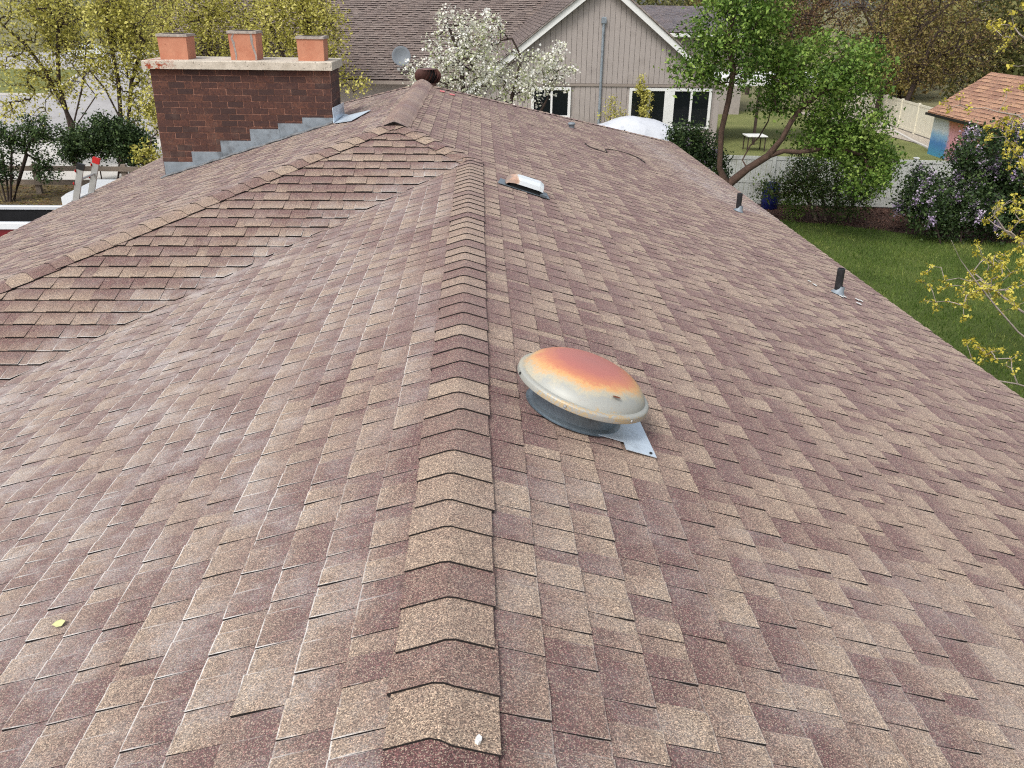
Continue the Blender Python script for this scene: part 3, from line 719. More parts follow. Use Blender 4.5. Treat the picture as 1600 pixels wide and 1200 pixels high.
def stack(u, v, h, r_, lab, mess):
    p_ = E2(u, v); t = empty('vent_pipe', p_, lab, 'vent pipe')
    b = MB(); b.lathe([(r_, -.05), (r_*1.02, h), (r_*.72, h), (r_*.72, h-.06)], p_, 16, 0); b.build('pipe', M['pipe'], t, smooth=False)
    b = MB(); b.lathe([(r_*2.0, .012), (r_*1.8, .020), (r_*1.35, .04), (r_*1.15, .075), (r_*1.1, .085)], (0, 0, 0), 16); on_slope(b, 'boot', M['flash'], t, p_, smooth=True)
    if mess:
        rr = np.random.default_rng(3); b = MB()
        for i in range(9):
            an = rr.uniform(0, 6.28); c_ = (rr.normal(0, .09)+.01, rr.normal(0, .13), .015); n_ = 7; ra = rr.uniform(.015, .045)
            b.add([(c_[0]+ra*rr.uniform(.5, 1)*math.cos(q*6.28/n_), c_[1]+ra*1.6*rr.uniform(.4, 1)*math.sin(q*6.28/n_), c_[2]+.0006*i) for q in range(n_)], [tuple(range(n_))])
        on_slope(b, 'sealant', M['white'], t, p_)
stack(1308, 460, .25, .034, 'black vent pipe ringed by white sealant above the lawn', 1)
stack(1153, 331, .24, .034, 'black vent pipe near the eave below the leaning tree', 0)
sv = E2(893, 200); b = MB(); b.lathe([(.045, .0), (.05, .05), (.062, .055), (.055, .085), (.0001, .095)], sv, 16); b.build('pipe_cap', M['flash'], label='small round grey pipe cap near the far ridge', cat='vent cap', smooth=True)
# turbine vent behind the ridge
tb = np.array([-.775, 14.02, zA-s0*.3]); turb = empty('turbine_vent', tb, 'dark brown spinning turbine vent behind the end of the ridge', 'roof vent')
zc = .335; b = MB(); b.lathe([(.13, -.1), (.13, zc-.10-tb[2])], tb, 24); b.build('neck', M['brown'], turb)
nf = 19; rt_ = .205
for i in range(nf):
    b = MB(); L_, R_ = [], []
    for q in np.linspace(-1, 1, 9):
        rr_ = rt_*(1-.26*q*q); an = 2*math.pi*i/nf+.30*q
        for lst, da, dr in ((L_, 0, 0), (R_, .30, -.062)): lst.append((tb[0]+(rr_+dr)*math.cos(an+da), tb[1]+(rr_+dr)*math.sin(an+da), zc+.10*q))
    b.add(L_+R_, [(j, 9+j, 10+j, j+1) for j in range(8)]); b.build('fin', M['brown'], turb, smooth=True)
b = MB(); b.lathe([(.0001, .118), (.06, .116), (.125, .104), (.13, .096)], (tb[0], tb[1], zc), 24); b.lathe([(.11, -.1), (.13, 0), (.11, .1)], (tb[0], tb[1], zc), 16, 1)
b.build('top_plate', [M['brown'], M['soot_and_shade']], turb)  # inner drum is near-black so shade between the fins is painted in
# loose cable, leaf, bird dropping
pts = [E2(u, v, .016) for u, v in ((914, 224), (920, 229), (935, 234), (950, 239), (945, 233), (955, 233), (975, 238), (995, 245), (1008, 254))]
pts = np.array(pts); tt = np.linspace(0, len(pts)-1, 60); sm = np.stack([np.interp(tt, range(len(pts)), pts[:, i]) for i in range(3)], 1)
for _ in range(3): sm[1:-1] = (sm[:-2]+sm[1:-1]*2+sm[2:])/4
V, F = tube_geo(sm, .006, 6); obj('loose_cable', V, F, M['tar'], label='loose dark cable lying in a bend across the far roof slope', cat='cable')
W2 = lambda u, v, h: onplane(u, v, (-s0, 0, 1), -s0*a0+h/NRM)
lf = [W2(u, v, .014) for u, v in ((81, 976), (88, 970), (96, 970), (103, 972), (96, 978), (88, 980))]; lf = np.array(lf); lf[2:4, 2] += .006
obj('fallen_leaf', lf, [(0, 1, 2), (0, 2, 4), (2, 3, 4), (0, 4, 5)], simple('yellow_leaf', lin(196, 196, 140), .7), label='small yellow fallen leaf on the chalky left slope', cat='leaf')
rr = np.random.default_rng(2); c_ = east_pt(-.012, 1.335, .03)
V = [c_+SL*(.0085*rr.uniform(.6, 1.2)*math.cos(q*.785))+YY*(.010*rr.uniform(.6, 1.2)*math.sin(q*.785)) for q in range(8)]
V2 = [v_-NE_*.02 for v_ in V]
obj('bird_dropping', V+V2, [tuple(range(8))]+[(i, 8+i, 8+(i+1) % 8, (i+1) % 8) for i in range(8)], M['white'], label='white spot of bird dropping on the nearest ridge cap', cat='dropping')

for k_, (u_, v_, du) in enumerate(((688, 141, 7), (703, 146, 8))):
    q_ = [E2(u_, v_, .017), E2(u_+du, v_+1.6, .019), E2(u_+du-1, v_+3.4, .018), E2(u_-1, v_+1.5, .017)]
    b = MB(); b.prism(q_, NE_*.003); b.build('tape_scrap', simple('pink_tape', lin(214, 120, 120), .6, var=.1), label=('left' if k_ == 0 else 'right')+' of two pink tape scraps beside the turbine vent', cat='tape scrap', group='pink scraps on the far slope')
# ------------------------------------------------------------------ ladder at the left eave
base = np.array([-7.0, 12.72, GZ]); lad = empty('ladder', base, 'aluminium extension ladder with red and black end caps leaning on the eave', 'ladder')
tops = [np.array([-5.60, 12.55, -.80]), np.array([-5.56, 13.0, -.79])]
bots = [np.array([-7.0, 12.52, GZ+.03]), np.array([-7.0, 12.97, GZ+.03])]
for i in range(2):
    b = MB(); b.bar(bots[i], tops[i], .03, .085, 0, up=(1, 0, .3)); b.build('rail', M['alu'], lad)
    d_ = (tops[i]-bots[i]); d_ /= np.linalg.norm(d_)
    b = MB(); b.bar(tops[i]-d_*.05, tops[i]+d_*.035, .045, .10, 0, up=(1, 0, .3)); b.build('end_cap', M['black'] if i == 0 else M['redp'], lad)
    b = MB(); b.bar(bots[i]-d_*.03, bots[i]+d_*.06, .06, .11, 0, up=(1, 0, .3)); b.build('foot', M['rubber'], lad)
    for q in (.945, .985): b = MB(); p_ = bots[i]+(tops[i]-bots[i])*q; b.lathe([(.0001, .012), (.02, .01), (.022, 0)], p_+np.array([-.05, -.02, 0]), 10, T=np.stack([YY, np.array([0, 0, 1.]), np.array([-1., 0, 0])], 1)); b.build('rivet_cap', M['redp'], lad)
for q in np.linspace(.05, .955, 15):
    p_, r_ = bots[0]+(tops[0]-bots[0])*q, bots[1]+(tops[1]-bots[1])*q
    b = MB(); b.tube([p_, r_], .017, 8); b.build('rung', M['alu'], lad)

# ------------------------------------------------------------------ work truck by the left eave
tk = empty('work_truck', (-12.5, 23.4, GZ), 'work truck with black open bed, white rails and dark red side', 'truck')
zr = -3.95
def tbox(name, lo, hi, m_, par=None, bev=0): b = MB(); b.box(lo, hi, bev=bev); return b.build(name, m_, par or tk)
X0, X1, Ya, Yb = -16.8, -10.75, 22.35, 24.35
tbox('bed_floor', (X0, Ya, -4.75), (X1, Yb, -4.68), M['black'])
tbox('bed_side', (X0, Ya, -5.0), (X1, Ya+.06, zr-.175), M['redpaint']); tbox('bed_side', (X0, Yb-.06, -4.68), (X1, Yb, zr-.1), M['black'])
tbox('tailgate', (X0-.06, Ya, -4.68), (X0, Yb, zr-.02), M['redpaint']); tbox('bulkhead', (X1, Ya, -4.75), (X1+.06, Yb, zr+.1), M['black'])
tbox('side_rail', (X0, Ya-.05, zr-.17), (X1, Ya+.12, zr), M['carwhite'], bev=.03); tbox('side_rail', (X0, Yb-.10, zr-.095), (X1, Yb+.06, zr), M['carwhite'], bev=.02)
tbox('bed_liner', (X0, Ya+.07, -4.66), (X1, Ya+.115, zr-.175), M['black'])
tbox('chassis', (X0+.2, Ya+.5, -5.02), (-8.2, Yb-.5, -4.86), M['black'])
b = MB(); prof = [(X1+.1, -4.75), (X1+.1, -3.32), (X1+.25, -3.22), (-9.35, -3.22), (-9.05, -3.34), (-8.55, -4.0), (-7.5, -4.12), (-7.35, -4.4), (-7.35, -4.8)]
b.prism([(x_, Ya+.08, z_) for x_, z_ in prof][::-1], (0, Yb-Ya-.1, 0)); cab = b.build('cab', M['carwhite'], tk)
tbox('side_window', (X1+.35, Ya+.07, -3.95), (-9.35, Ya+.078, -3.4), M['glass'], cab); 
b = MB(); b.prism([(-9.03, Ya+.25, -3.38), (-9.03, Yb-.2, -3.38), (-8.58, Yb-.2, -3.97), (-8.58, Ya+.25, -3.97)], (.012, 0, .012)); b.build('windscreen', M['glass'], cab)
for x_ in (-15.4, -8.6):
    for y_ in (Ya+.12, Yb-.12):
        wh = MB(); T_ = np.stack([np.array([1., 0, 0]), np.array([0, 0, 1.]), np.array([0, 1., 0])], 1)
        wh.lathe([(.22, -.11), (.36, -.11), (.39, -.08), (.39, .08), (.36, .11), (.22, .11)], (x_, y_, GZ+.39), 20, T=T_); wo_ = wh.build('wheel', M['rubber'], tk)
        wh = MB(); wh.lathe([(.0001, -.06), (.22, -.06), (.225, .06), (.0001, .06)], (x_, y_, GZ+.39), 16, T=T_); wh.build('rim', M['alu'], wo_)

# ------------------------------------------------------------------ fences
def rail_fence():
    f = empty('rail_fence', (-16, 32.1, GZ), 'weathered two rail post fence along the pale pavement', 'fence')
    xs_ = np.arange(-25.35, -4, 3.14)
    for x_ in xs_:
        b = MB(); b.box((x_-.09, 31.97, GZ-.2), (x_+.09, 32.13, GZ+1.06), bev=.02); b.build('post', M['wood'], f)
    for l_, r_ in zip(xs_[:-1], xs_[1:]):
        for z_ in (.92, .42):
            b = MB(); dz = rng.normal(0, .012, 2); b.bar((l_-.03, 31.935, GZ+z_+dz[0]), (r_+.03-.06, 31.935, GZ+z_+dz[1]), .055, .17, up=(0, 0, 1)); b.build('rail', M['wood'], f)
rail_fence()
def panel_fence(p0, p1, npan, h, lab, m_, bw_=.17, midrail=True, cap=True):
    p0, p1 = np.array(p0, float), np.array(p1, float); d = (p1-p0); L_ = np.linalg.norm(d); d /= L_; nrm = np.array([-d[1], d[0]])
    if nrm@(-(p0+p1)/2) < 0: nrm = -nrm       # towards the viewer's side
    f = empty('panel_fence', (*((p0+p1)/2), GZ), lab, 'fence')
    def slab(name, s_a, s_b, off, th, z0, z1, par):
        q = [p0+d*s_a+nrm*(off-th/2), p0+d*s_b+nrm*(off-th/2), p0+d*s_b+nrm*(off+th/2), p0+d*s_a+nrm*(off+th/2)]
        b = MB(); b.prism([(*x_, GZ+z0) for x_ in q], (0, 0, z1-z0)); return b.build(name, m_, par)
    pw = L_/npan
    for i in range(npan+1):
        po = slab('post', i*pw-.065, i*pw+.065, 0, .13, -.1, h+.06, f)
        if cap:
            c2 = p0+d*i*pw; b = MB(); b.box((c2[0]-.085, c2[1]-.085, GZ+h+.061), (c2[0]+.085, c2[1]+.085, GZ+h+.10), bev=.03); b.build('post_cap', m_, po)
    for i in range(npan):
        l_, r_ = i*pw+.066, (i+1)*pw-.066
        pn = slab('top_rail', l_, r_, 0, .06, h-.12, h, f); slab('bottom_rail', l_, r_, 0, .06, .06, .2, f)
        if midrail: slab('middle_rail', l_, r_, 0, .06, h*.46, h*.46+.1, f)
        nb_ = max(1, int(round((r_-l_)/bw_))); w_ = (r_-l_)/nb_
        for k in range(nb_):
            zz = [(.201, h*.46-.001), (h*.46+.101, h-.121)] if midrail else [(.201, h-.121)]
            b = MB()
            for z0, z1 in zz:
                a_, e_ = l_+k*w_+.005, l_+(k+1)*w_-.005; off = rng.normal(0, .0015)
                q = [p0+d*a_-nrm*.016, p0+d*e_-nrm*.016, p0+d*e_+nrm*(.010+off), p0+d*(e_-.012)+nrm*(.016+off), p0+d*(a_+.012)+nrm*(.016+off), p0+d*a_+nrm*(.010+off)]
                b.prism([(*x_, GZ+z0) for x_ in q], (0, 0, z1-z0))
            b.build('board', m_, pn)
    return f
panel_fence((8.0, 30.9), (22.4, 29.2), 6, 1.72, 'pale grey vinyl board fence behind the lawn shrubs', M['vinyl'])
panel_fence((24.35, 44.8), (25.35, 61.5), 7, 1.62, 'cream vinyl fence beyond the gravel bed at far right', M['cream'], .6, False, False)

# ------------------------------------------------------------------ neighbour's house
nh = empty('neighbour_house', (3, 44, GZ), 'taupe board sided neighbour house with white trimmed gable and windows', 'house')
GY = 37.8; gx0, gx1, pkx, pkz, evz = -.35, 10.15, 5.0, 2.30, -2.06
sl_ = (pkz-evz)/(pkx-gx0+.25)
b = MB(); b.prism([(gx0, GY+.06, GZ), (gx1, GY+.06, GZ), (gx1, GY+.06, pkz-sl_*(gx1-pkx)-.1), (pkx, GY+.06, pkz-.1), (gx0, GY+.06, pkz-sl_*(pkx-gx0)-.1)], (0, 8, 0)); b.box((-16, 44.6, GZ), (gx0-.01, 54, evz-.05)); b.box((gx1+.01, 44.6, GZ), (12, 54, evz-.05)); b.build('wall', M['siding'], nh)
trz = -1.76
n_b = 48; wb = (gx1-gx0)/n_b
holes = [(3.05, 3.85, -3.02, -1.86), (6.32, 9.80, -3.52, -1.86)]
for k in range(n_b):
    l_, r_ = gx0+k*wb+.008, gx0+(k+1)*wb-.008; tz = lambda x_: pkz-sl_*abs(x_-pkx)-.12
    y_ = GY+.02+abs(rng.normal(0, .004))
    b = MB(); b.prism([(l_, y_, trz+.06), (r_, y_, trz+.06), (r_, y_, max(trz+.07, tz(r_))), *([(pkx, y_, tz(pkx))] if l_ < pkx < r_ else []), (l_, y_, max(trz+.07, tz(l_)))], (0, .036, 0)); b.build('siding_board', M['siding'], nh)
    hz = [h_ for h_ in holes if l_ < h_[1] and r_ > h_[0]]
    b = MB()
    if not hz: b.box((l_, y_, GZ), (r_, y_+.036, trz-.06))
    else: b.box((l_, y_, GZ), (r_, y_+.036, hz[0][2]))
    b.build('siding_board', M['siding'], nh)
b = MB(); b.box((gx0, GY-.02, trz-.05), (gx1, GY+.02, trz+.05)); b.build('trim_band', M['taupe'], nh)
b = MB(); b.tube([(5.08, GY-.05, GZ), (5.08, GY-.05, .62)], .055, 10); b.box((4.98, GY-.12, .62), (5.18, GY+.0, .86), bev=.03); b.build('service_conduit', M['flash'], nh)
# white barge boards
for sx_ in (-1, 1):
    xend = gx0-.55 if sx_ < 0 else pkx+(pkx-gx0)*.76+.55
    zend = pkz-sl_*abs(xend-pkx)
    b = MB(); b.prism([(pkx, GY-.32, pkz+.02), (xend, GY-.32, zend+.02), (xend, GY-.32, zend-.26), (pkx, GY-.32, pkz-.27)][::sx_], (0, .05, 0)); b.build('barge_board', M['trimw'], nh)
    b = MB(); b.prism([(pkx, GY-.40, pkz+.10), (xend-sx_*-.05, GY-.40, zend+.10), (xend-sx_*-.05, GY-.40, zend+.03), (pkx, GY-.40, pkz+.03)][::sx_], (0, 12, 0)); b.build('gable_roof', M['nshingle'], nh)
def window(x0, x1, z0, z1, bars, lab=None, par=nh, y_=GY):
    fr = MB(); t_ = .11
    fr.box((x0, y_-.05, z0), (x0+t_, y_+.05, z1)); fr.box((x1-t_, y_-.05, z0), (x1, y_+.05, z1)); fr.box((x0+t_, y_-.05, z1-t_), (x1-t_, y_+.05, z1)); fr.box((x0+t_, y_-.05, z0), (x1-t_, y_+.05, z0+t_))
    for bx_, bw2 in bars: fr.box((bx_-bw2/2, y_-.045, z0+t_), (bx_+bw2/2, y_+.045, z1-t_))
    f = fr.build('window', M['trimw'], par)
    ed = [x0+t_]+[v for bx_, bw2 in bars for v in (bx_-bw2/2, bx_+bw2/2)]+[x1-t_]
    for l_, r_ in zip(ed[::2], ed[1::2]): p_ = MB(); p_.box((l_, y_+.0, z0+t_), (r_, y_+.012, z1-t_)); p_.build('pane', M['glass'], f)
    for l_, r_ in list(zip(ed[::2], ed[1::2]))[-2:]: p_ = MB(); p_.box((l_+.01, y_+.02, z0+t_), (r_-.01, y_+.03, z0+t_+.42)); 
    return f
window(6.32, 9.80, -3.52, -1.86, [(7.15, .12), (8.02, .42), (8.95, .09)])
window(2.2, 3.85, -3.1, -1.86, [(3.05, .08)])
# the big south roof of the main block
def field(kind_o, ux, dx, nx, Lp, Lq, ex, l0, l1, seed, h_r, matn, name, parent, single=False, chalk=.1):
    """courses of tabs on an arbitrary plane: origin, along, down-slope, normal"""
    rr = np.random.default_rng(seed); O = np.array(kind_o, float); AV, AF, AM, AC = [], [], [], []
    i = 0; q = 0
    while q < Lq-.01:
        q1 = min(q+ex, Lq); p = -rr.uniform(0, l1); raised = True
        while p < Lp:
            w_ = rr.uniform(l0, l1); pa, pb = max(p, 0), min(p+w_, Lp); p += w_; raised = not raised
            if pb-pa < .02: continue
            h1 = h_r*(1.0 if raised else .55); t = float(np.clip(rr.normal(.6 if raised else .3, .22), 0, 1))
            pts = [(pa, q-.02), (pb, q-.02), (pb, q1), (pa, q1)]
            V = [O+ux*a_+dx*b_+nx*(.003 if b_ < q else h1) for a_, b_ in pts]+[O+ux*a_+dx*b_-nx*.004 for a_, b_ in pts]
            F = [(0, 1, 2, 3), (2, 1, 5, 6), (3, 2, 6, 7), (0, 3, 7, 4)]
            A = np.cross(V[1]-V[0], V[2]-V[0])
            if A@nx < 0: F = [f_[::-1] for f_ in F]
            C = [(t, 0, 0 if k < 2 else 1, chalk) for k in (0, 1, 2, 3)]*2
            if single: obj(name, V, F, [matn, M['edge']], parent, loc=sum(V)/8, mi=[0, 1, 1, 1], cols=C)
            else: b_ = len(AV); AV.extend(V); AF.extend([tuple(x_+b_ for x_ in f_) for f_ in F]); AM.extend([0, 1, 1, 1]); AC.extend(C)
        q = q1; i += 1
    if not single:
        o = obj(name, AV, AF, [matn, M['edge']], parent, mi=AM, cols=AC); o['kind'] = 'stuff'; return o
gl = (pkx-(gx0-.55))*math.sqrt(1+sl_*sl_); dw_ = np.array([-1, 0, -sl_])/math.sqrt(1+sl_*sl_); nw_ = np.array([-sl_, 0, 1])/math.sqrt(1+sl_*sl_)
field((pkx, GY-.40, pkz+.115), np.array([0, 1., 0]), dw_, nw_, 12, gl, .17, .16, .4, 35, .03, M['nshingle'], 'shingle_field', nh)
rs = .62; rl = math.sqrt(1+rs*rs); RX0, RX1, RY, RZ = -15.5, 6.0, 44.0, -2.13; Lq = 9.5
b = MB(); b.prism([(RX0, RY, RZ-.02), (RX1, RY, RZ-.02), (RX1, RY+Lq/rl, RZ-.02+rs*Lq/rl), (RX0, RY+Lq/rl, RZ-.02+rs*Lq/rl)], (0, 0, -.15)); rf = b.build('roof', M['deck'], nh)
field((RX0, RY+Lq/rl, RZ+rs*Lq/rl), np.array([1., 0, 0]), np.array([0, -1/rl, -rs/rl]), np.array([0, -rs/rl, 1/rl]), RX1-RX0, Lq, .19, .16, .5, 31, .05, M['nshingle'], 'shingle_field', rf)
b = MB(); b.box((RX0, RY-.13, RZ-.2), (gx0-.6, RY-.01, RZ-.04)); b.build('gutter', M['taupe'], nh)
# satellite dish
dp = P3(627, 88, 44.25); dish = empty('satellite_dish', (dp[0]+.1, dp[1]+.5, dp[2]-.68), 'grey satellite dish mounted on the neighbour roof', 'satellite dish')
ax = np.array([.08, -.97, .16]); ax /= np.linalg.norm(ax); x_ = np.cross(ax, (0, 0, 1)); x_ /= np.linalg.norm(x_); T_ = np.stack([x_, np.cross(ax, x_), ax], 1)
b = MB(); b.lathe([(.0001, 0), (.18, .02), (.34, .07), (.44, .12), (.45, .112), (.34, .05), (.0001, -.02)], dp, 32, T=T_); b.build('reflector', simple('dish_grey', lin(118, 124, 130), .5, var=.06), dish, smooth=True)
b = MB(); b.tube([dp-ax*.02, dp+np.array([.08, .2, -.2]), np.array([dp[0]+.1, dp[1]+.5, dp[2]-.75])], .03, 8); b.build('mast', M['alu'], dish)
b = MB(); b.tube([dp+np.array([0, 0, -.42])-ax*.0, dp+np.array([-.1, -.5, -.55])], .018, 6); b.box(tuple(dp+np.array([-.16, -.6, -.6])), tuple(dp+np.array([-.04, -.46, -.48]))); b.build('feed_arm', M['alu'], dish)
# dark roofed house behind
dh = empty('dark_roof_house', (17, 62, GZ), 'house with dark slate grey roof and white gutter beyond the gable', 'house')
rz0, rz1, ry0, ry1 = -.28, 1.22, 57.6, 62
b = MB(); b.box((12.6, 58.2, GZ), (17.0, 66, rz0-.1)); b.build('wall', M['siding'], dh)
b = MB(); b.prism([(10.4, ry0, rz0), (17.4, ry0, rz0), (17.4, ry1, rz1), (10.4, ry1, rz1)], (0, 0, -.12)); b.prism([(10.4, ry1+4.4, rz0), (10.4, ry1+.001, rz1), (17.4, ry1+.001, rz1), (17.4, ry1+4.4, rz0)], (0, 0, -.12)); r2 = b.build('roof', M['deck'], dh)
dd = np.array([0, ry0-ry1, rz0-rz1]); l2 = np.linalg.norm(dd); dd /= l2; n2 = np.array([0, dd[2], -dd[1]])
field((10.4, ry1, rz1+.02), np.array([1., 0, 0]), dd, n2, 7.0, l2, .2, .2, .6, 33, .02, M['dshingle'], 'shingle_field', r2, chalk=.02)
b = MB(); b.box((11.6, ry0-.14, rz0-.24), (17.4, ry0-.01, rz0-.02)); b.build('gutter', M['trimw'], dh)
b = MB(); b.prism([(10.2, ry0-.2, rz0+.45), (10.2, ry0-.2, rz0+.28), (12.0, ry0-.2, rz0-.28), (12.0, ry0-.2, rz0-.08)], (0, .06, 0)); b.build('barge_board', M['trimw'], dh)
# patio cover behind the tree
pc = empty('patio_cover', (14.6, 47, GZ), 'white flat patio cover on dark posts behind the green tree', 'patio cover')
b = MB(); b.box((11.6, 45, -2.15), (18.2, 49.5, -1.95)); b.build('cover_panel', M['trimw'], pc)
b = MB(); b.box((11.6, 44.9, -2.32), (18.2, 44.99, -1.98)); b.build('front_beam', M['trimw'], pc)
for x_ in (11.9, 14.1, 17.9): b = MB(); b.box((x_-.06, 45.05, GZ), (x_+.06, 45.17, -2.15)); b.build('post', M['barkd'], pc)
for x_ in np.arange(12.2, 18, .9): b = MB(); b.box((x_-.03, 45.05, -2.3), (x_+.03, 49.4, -2.152)); b.build('rafter', M['trimw'], pc)
# patio table
tp = onz(1180, 211, GZ+.74); ta = empty('patio_table', (tp[0], tp[1], GZ), 'white topped patio table beyond the grey fence', 'table')
b = MB(); b.box((tp[0]-.5, tp[1]-.45, GZ+.70), (tp[0]+.5, tp[1]+.45, GZ+.75), bev=.01); b.build('table_top', M['white'], ta)
for sx_ in (-1, 1):
    for sy_ in (-1, 1): b = MB(); b.tube([(tp[0]+sx_*.42, tp[1]+sy_*.36, GZ), (tp[0]+sx_*.42, tp[1]+sy_*.36, GZ+.70)], .03, 8); b.build('leg', M['barkd'], ta)
# covered trailer
tr = empty('covered_trailer', (6.3, 34.6, GZ), 'camper trailer under a white tarp with a dark open end', 'trailer')
rr = np.random.default_rng(9); nu, nv = 26, 15; V = []
for i in range(nu):
    for j in range(nv):
        u_, v_ = i/(nu-1), j/(nv-1)
        x_ = 4.55+3.05*u_; yy_ = 33.6+2.3*v_; prof = max(0, 1-abs(2*v_-1)**2.6)
        z_ = -3.95+(.75+.55*math.sin(min(1, u_*1.25)*math.pi*.62+.35))*prof-.28*max(0, u_-.78)/.22+.03*math.sin(u_*13+v_*5)*prof+.006*rr.normal()*prof
        V.append((x_, yy_, z_))
F = np.array([(i*nv+j, (i+1)*nv+j, (i+1)*nv+j+1, i*nv+j+1) for i in range(nu-1) for j in range(nv-1)])
obj('tarp', V, F, M['tarp'], tr, smooth=True)
b = MB(); b.box((4.65, 33.7, -4.75), (7.35, 35.8, -3.96)); b.build('trailer_body', M['trimw'], tr)
b = MB(); b.box((7.36, 33.75, -4.7), (7.62, 35.75, -3.40), bev=.08); b.build('dark_end', M['black'], tr)
b = MB(); b.tube([(5.3, 33.62, -3.25), (5.55, 33.72, -3.02), (5.45, 33.58, -3.6)], .03, 6); b.build('strap', M['black'], tr)
for y_ in (33.8, 35.7):
    b = MB(); b.lathe([(.15, -.1), (.3, -.1), (.33, 0), (.3, .1), (.15, .1), (.0001, .08)], (6, y_, GZ+.33), 16, T=np.stack([np.array([1., 0, 0]), np.array([0, 0, 1.]), np.array([0, 1., 0])], 1)); b.build('wheel', M['rubber'], tr)
# blue barrel in front of the fence
bp = onz(1196, 322); bp = np.array([bp[0], min(bp[1], 30.1), GZ])
b = MB(); prof = [(.0001, 0), (.26, 0), (.275, .04), (.29, .2), (.30, .24), (.295, .28), (.305, .45), (.295, .62), (.30, .66), (.29, .7), (.27, .86), (.25, .9), (.24, .88), (.0001, .87)]
b.lathe(prof, bp, 28); b.build('barrel', M['blue'], label='dark blue plastic barrel in the shade by the grey fence', cat='barrel', smooth=True)

# ------------------------------------------------------------------ shed with the painted wall
sh = empty('shed', (24, 39, GZ), 'shed with orange brown shingle roof and a blue and pink painted wall', 'shed')
sx0, sx1, sy0, sy1, sez, srz = 22.0, 27.0, 32.0, 42.6, -3.12, -1.45
def mural():
    m_, n, b = mat('painted_wall')
    sx = N(n, 'ShaderNodeSeparateXYZ'); n.links.new(pos(n), sx.inputs[0]); y_, z_ = sx.outputs[1], sx.outputs[2]
    wv = math_(n, 'MULTIPLY', math_(n, 'SUBTRACT', noise(n, 2.2, 6, .75), .5), 1.5)
    tN = math_(n, 'ADD', math_(n, 'SUBTRACT', 42.6, y_), wv)            # metres along from the far corner
    h_ = math_(n, 'ADD', math_(n, 'SUBTRACT', z_, GZ), math_(n, 'MULTIPLY', wv, .4))
    bl = ramp(n, math_(n, 'MULTIPLY', h_, .5), [(.05, lin(70, 140, 172)), (.3, lin(72, 122, 176)), (.48, lin(140, 178, 206)), (.62, lin(208, 212, 212))])
    pk = ramp(n, math_(n, 'MULTIPLY', h_, .5), [(.25, lin(200, 140, 150)), (.6, lin(206, 150, 154)), (.8, lin(204, 136, 116)), (1, lin(196, 144, 108))])
    f1 = ramp(n, math_(n, 'MULTIPLY', math_(n, 'SUBTRACT', tN, math_(n, 'MULTIPLY', h_, -.25)), .25), [(.42, g(0)), (.50, g(1))])
    c_ = mix(n, f1, bl, pk)
    f2 = ramp(n, math_(n, 'MULTIPLY', tN, .2), [(.75, g(0)), (.85, g(1))])
    c_ = mix(n, f2, c_, lin(206, 150, 106))
    n.links.new(c_, b.inputs['Base Color']); b.inputs['Roughness'].default_value = .8; return m_
M['mural'] = mural(); M['shedw'] = simple('shed_wall', lin(190, 140, 100), .85, var=.1)
nbd = 44
for k in range(nbd):
    l_, r_ = sy0+k*(sy1-sy0)/nbd, sy0+(k+1)*(sy1-sy0)/nbd
    b = MB(); b.box((sx0+.02, l_+.006, GZ), (sx0+.06, r_-.006, sez)); b.build('wall_board', M['mural'], sh)
b = MB(); b.box((sx0+.061, sy0, GZ), (sx1, sy1, sez-.001)); b.prism([(sx0+.06, sy1, sez), (sx1, sy1, sez), ((sx0+sx1)/2, sy1, srz-.05)], (0, -.1, 0)); b.build('wall', M['shedw'], sh)
eo = .22; mx_ = (sx0+sx1)/2; rsl = (srz-sez)/(mx_-sx0)
e3 = np.array([sx0-eo, 0, sez-rsl*eo]); rr3 = np.array([mx_, 0, srz]); dv = e3-rr3; ln = np.linalg.norm(dv); dv /= ln; nv3 = np.array([-rsl, 0, 1])/math.sqrt(1+rsl*rsl)
b = MB()
b.prism([(sx0-eo, sy0-.3, sez-rsl*eo), (mx_, sy0-.3, srz), (mx_, sy1+.3, srz), (sx0-eo, sy1+.3, sez-rsl*eo)], (0, 0, -.09)); b.prism([(sx1+eo, sy0-.3, sez-rsl*eo), (sx1+eo, sy1+.3, sez-rsl*eo), (mx_+.001, sy1+.3, srz), (mx_+.001, sy0-.3, srz)], (0, 0, -.09)); sr = b.build('roof', M['shedw'], sh)
field((mx_, 34.2, srz+.02), np.array([0, 1., 0]), dv, nv3, sy1+.3-34.2, ln, .24, .55, 1.0, 41, .03, M['sshingle'], 'shingle', sr, single=True, chalk=.05)
field((mx_, sy0-.3, srz+.02), np.array([0, 1., 0]), dv, nv3, 34.2-sy0+.3, ln, .24, .55, 1.0, 42, .03, M['sshingle'], 'shingle_field', sr, chalk=.05)
b = MB(); b.box((sx0-eo-.1, sy0-.3, sez-rsl*eo-.12), (sx0-eo-.003, sy1+.3, sez-rsl*eo-.01)); b.build('gutter', M['black'], sh)
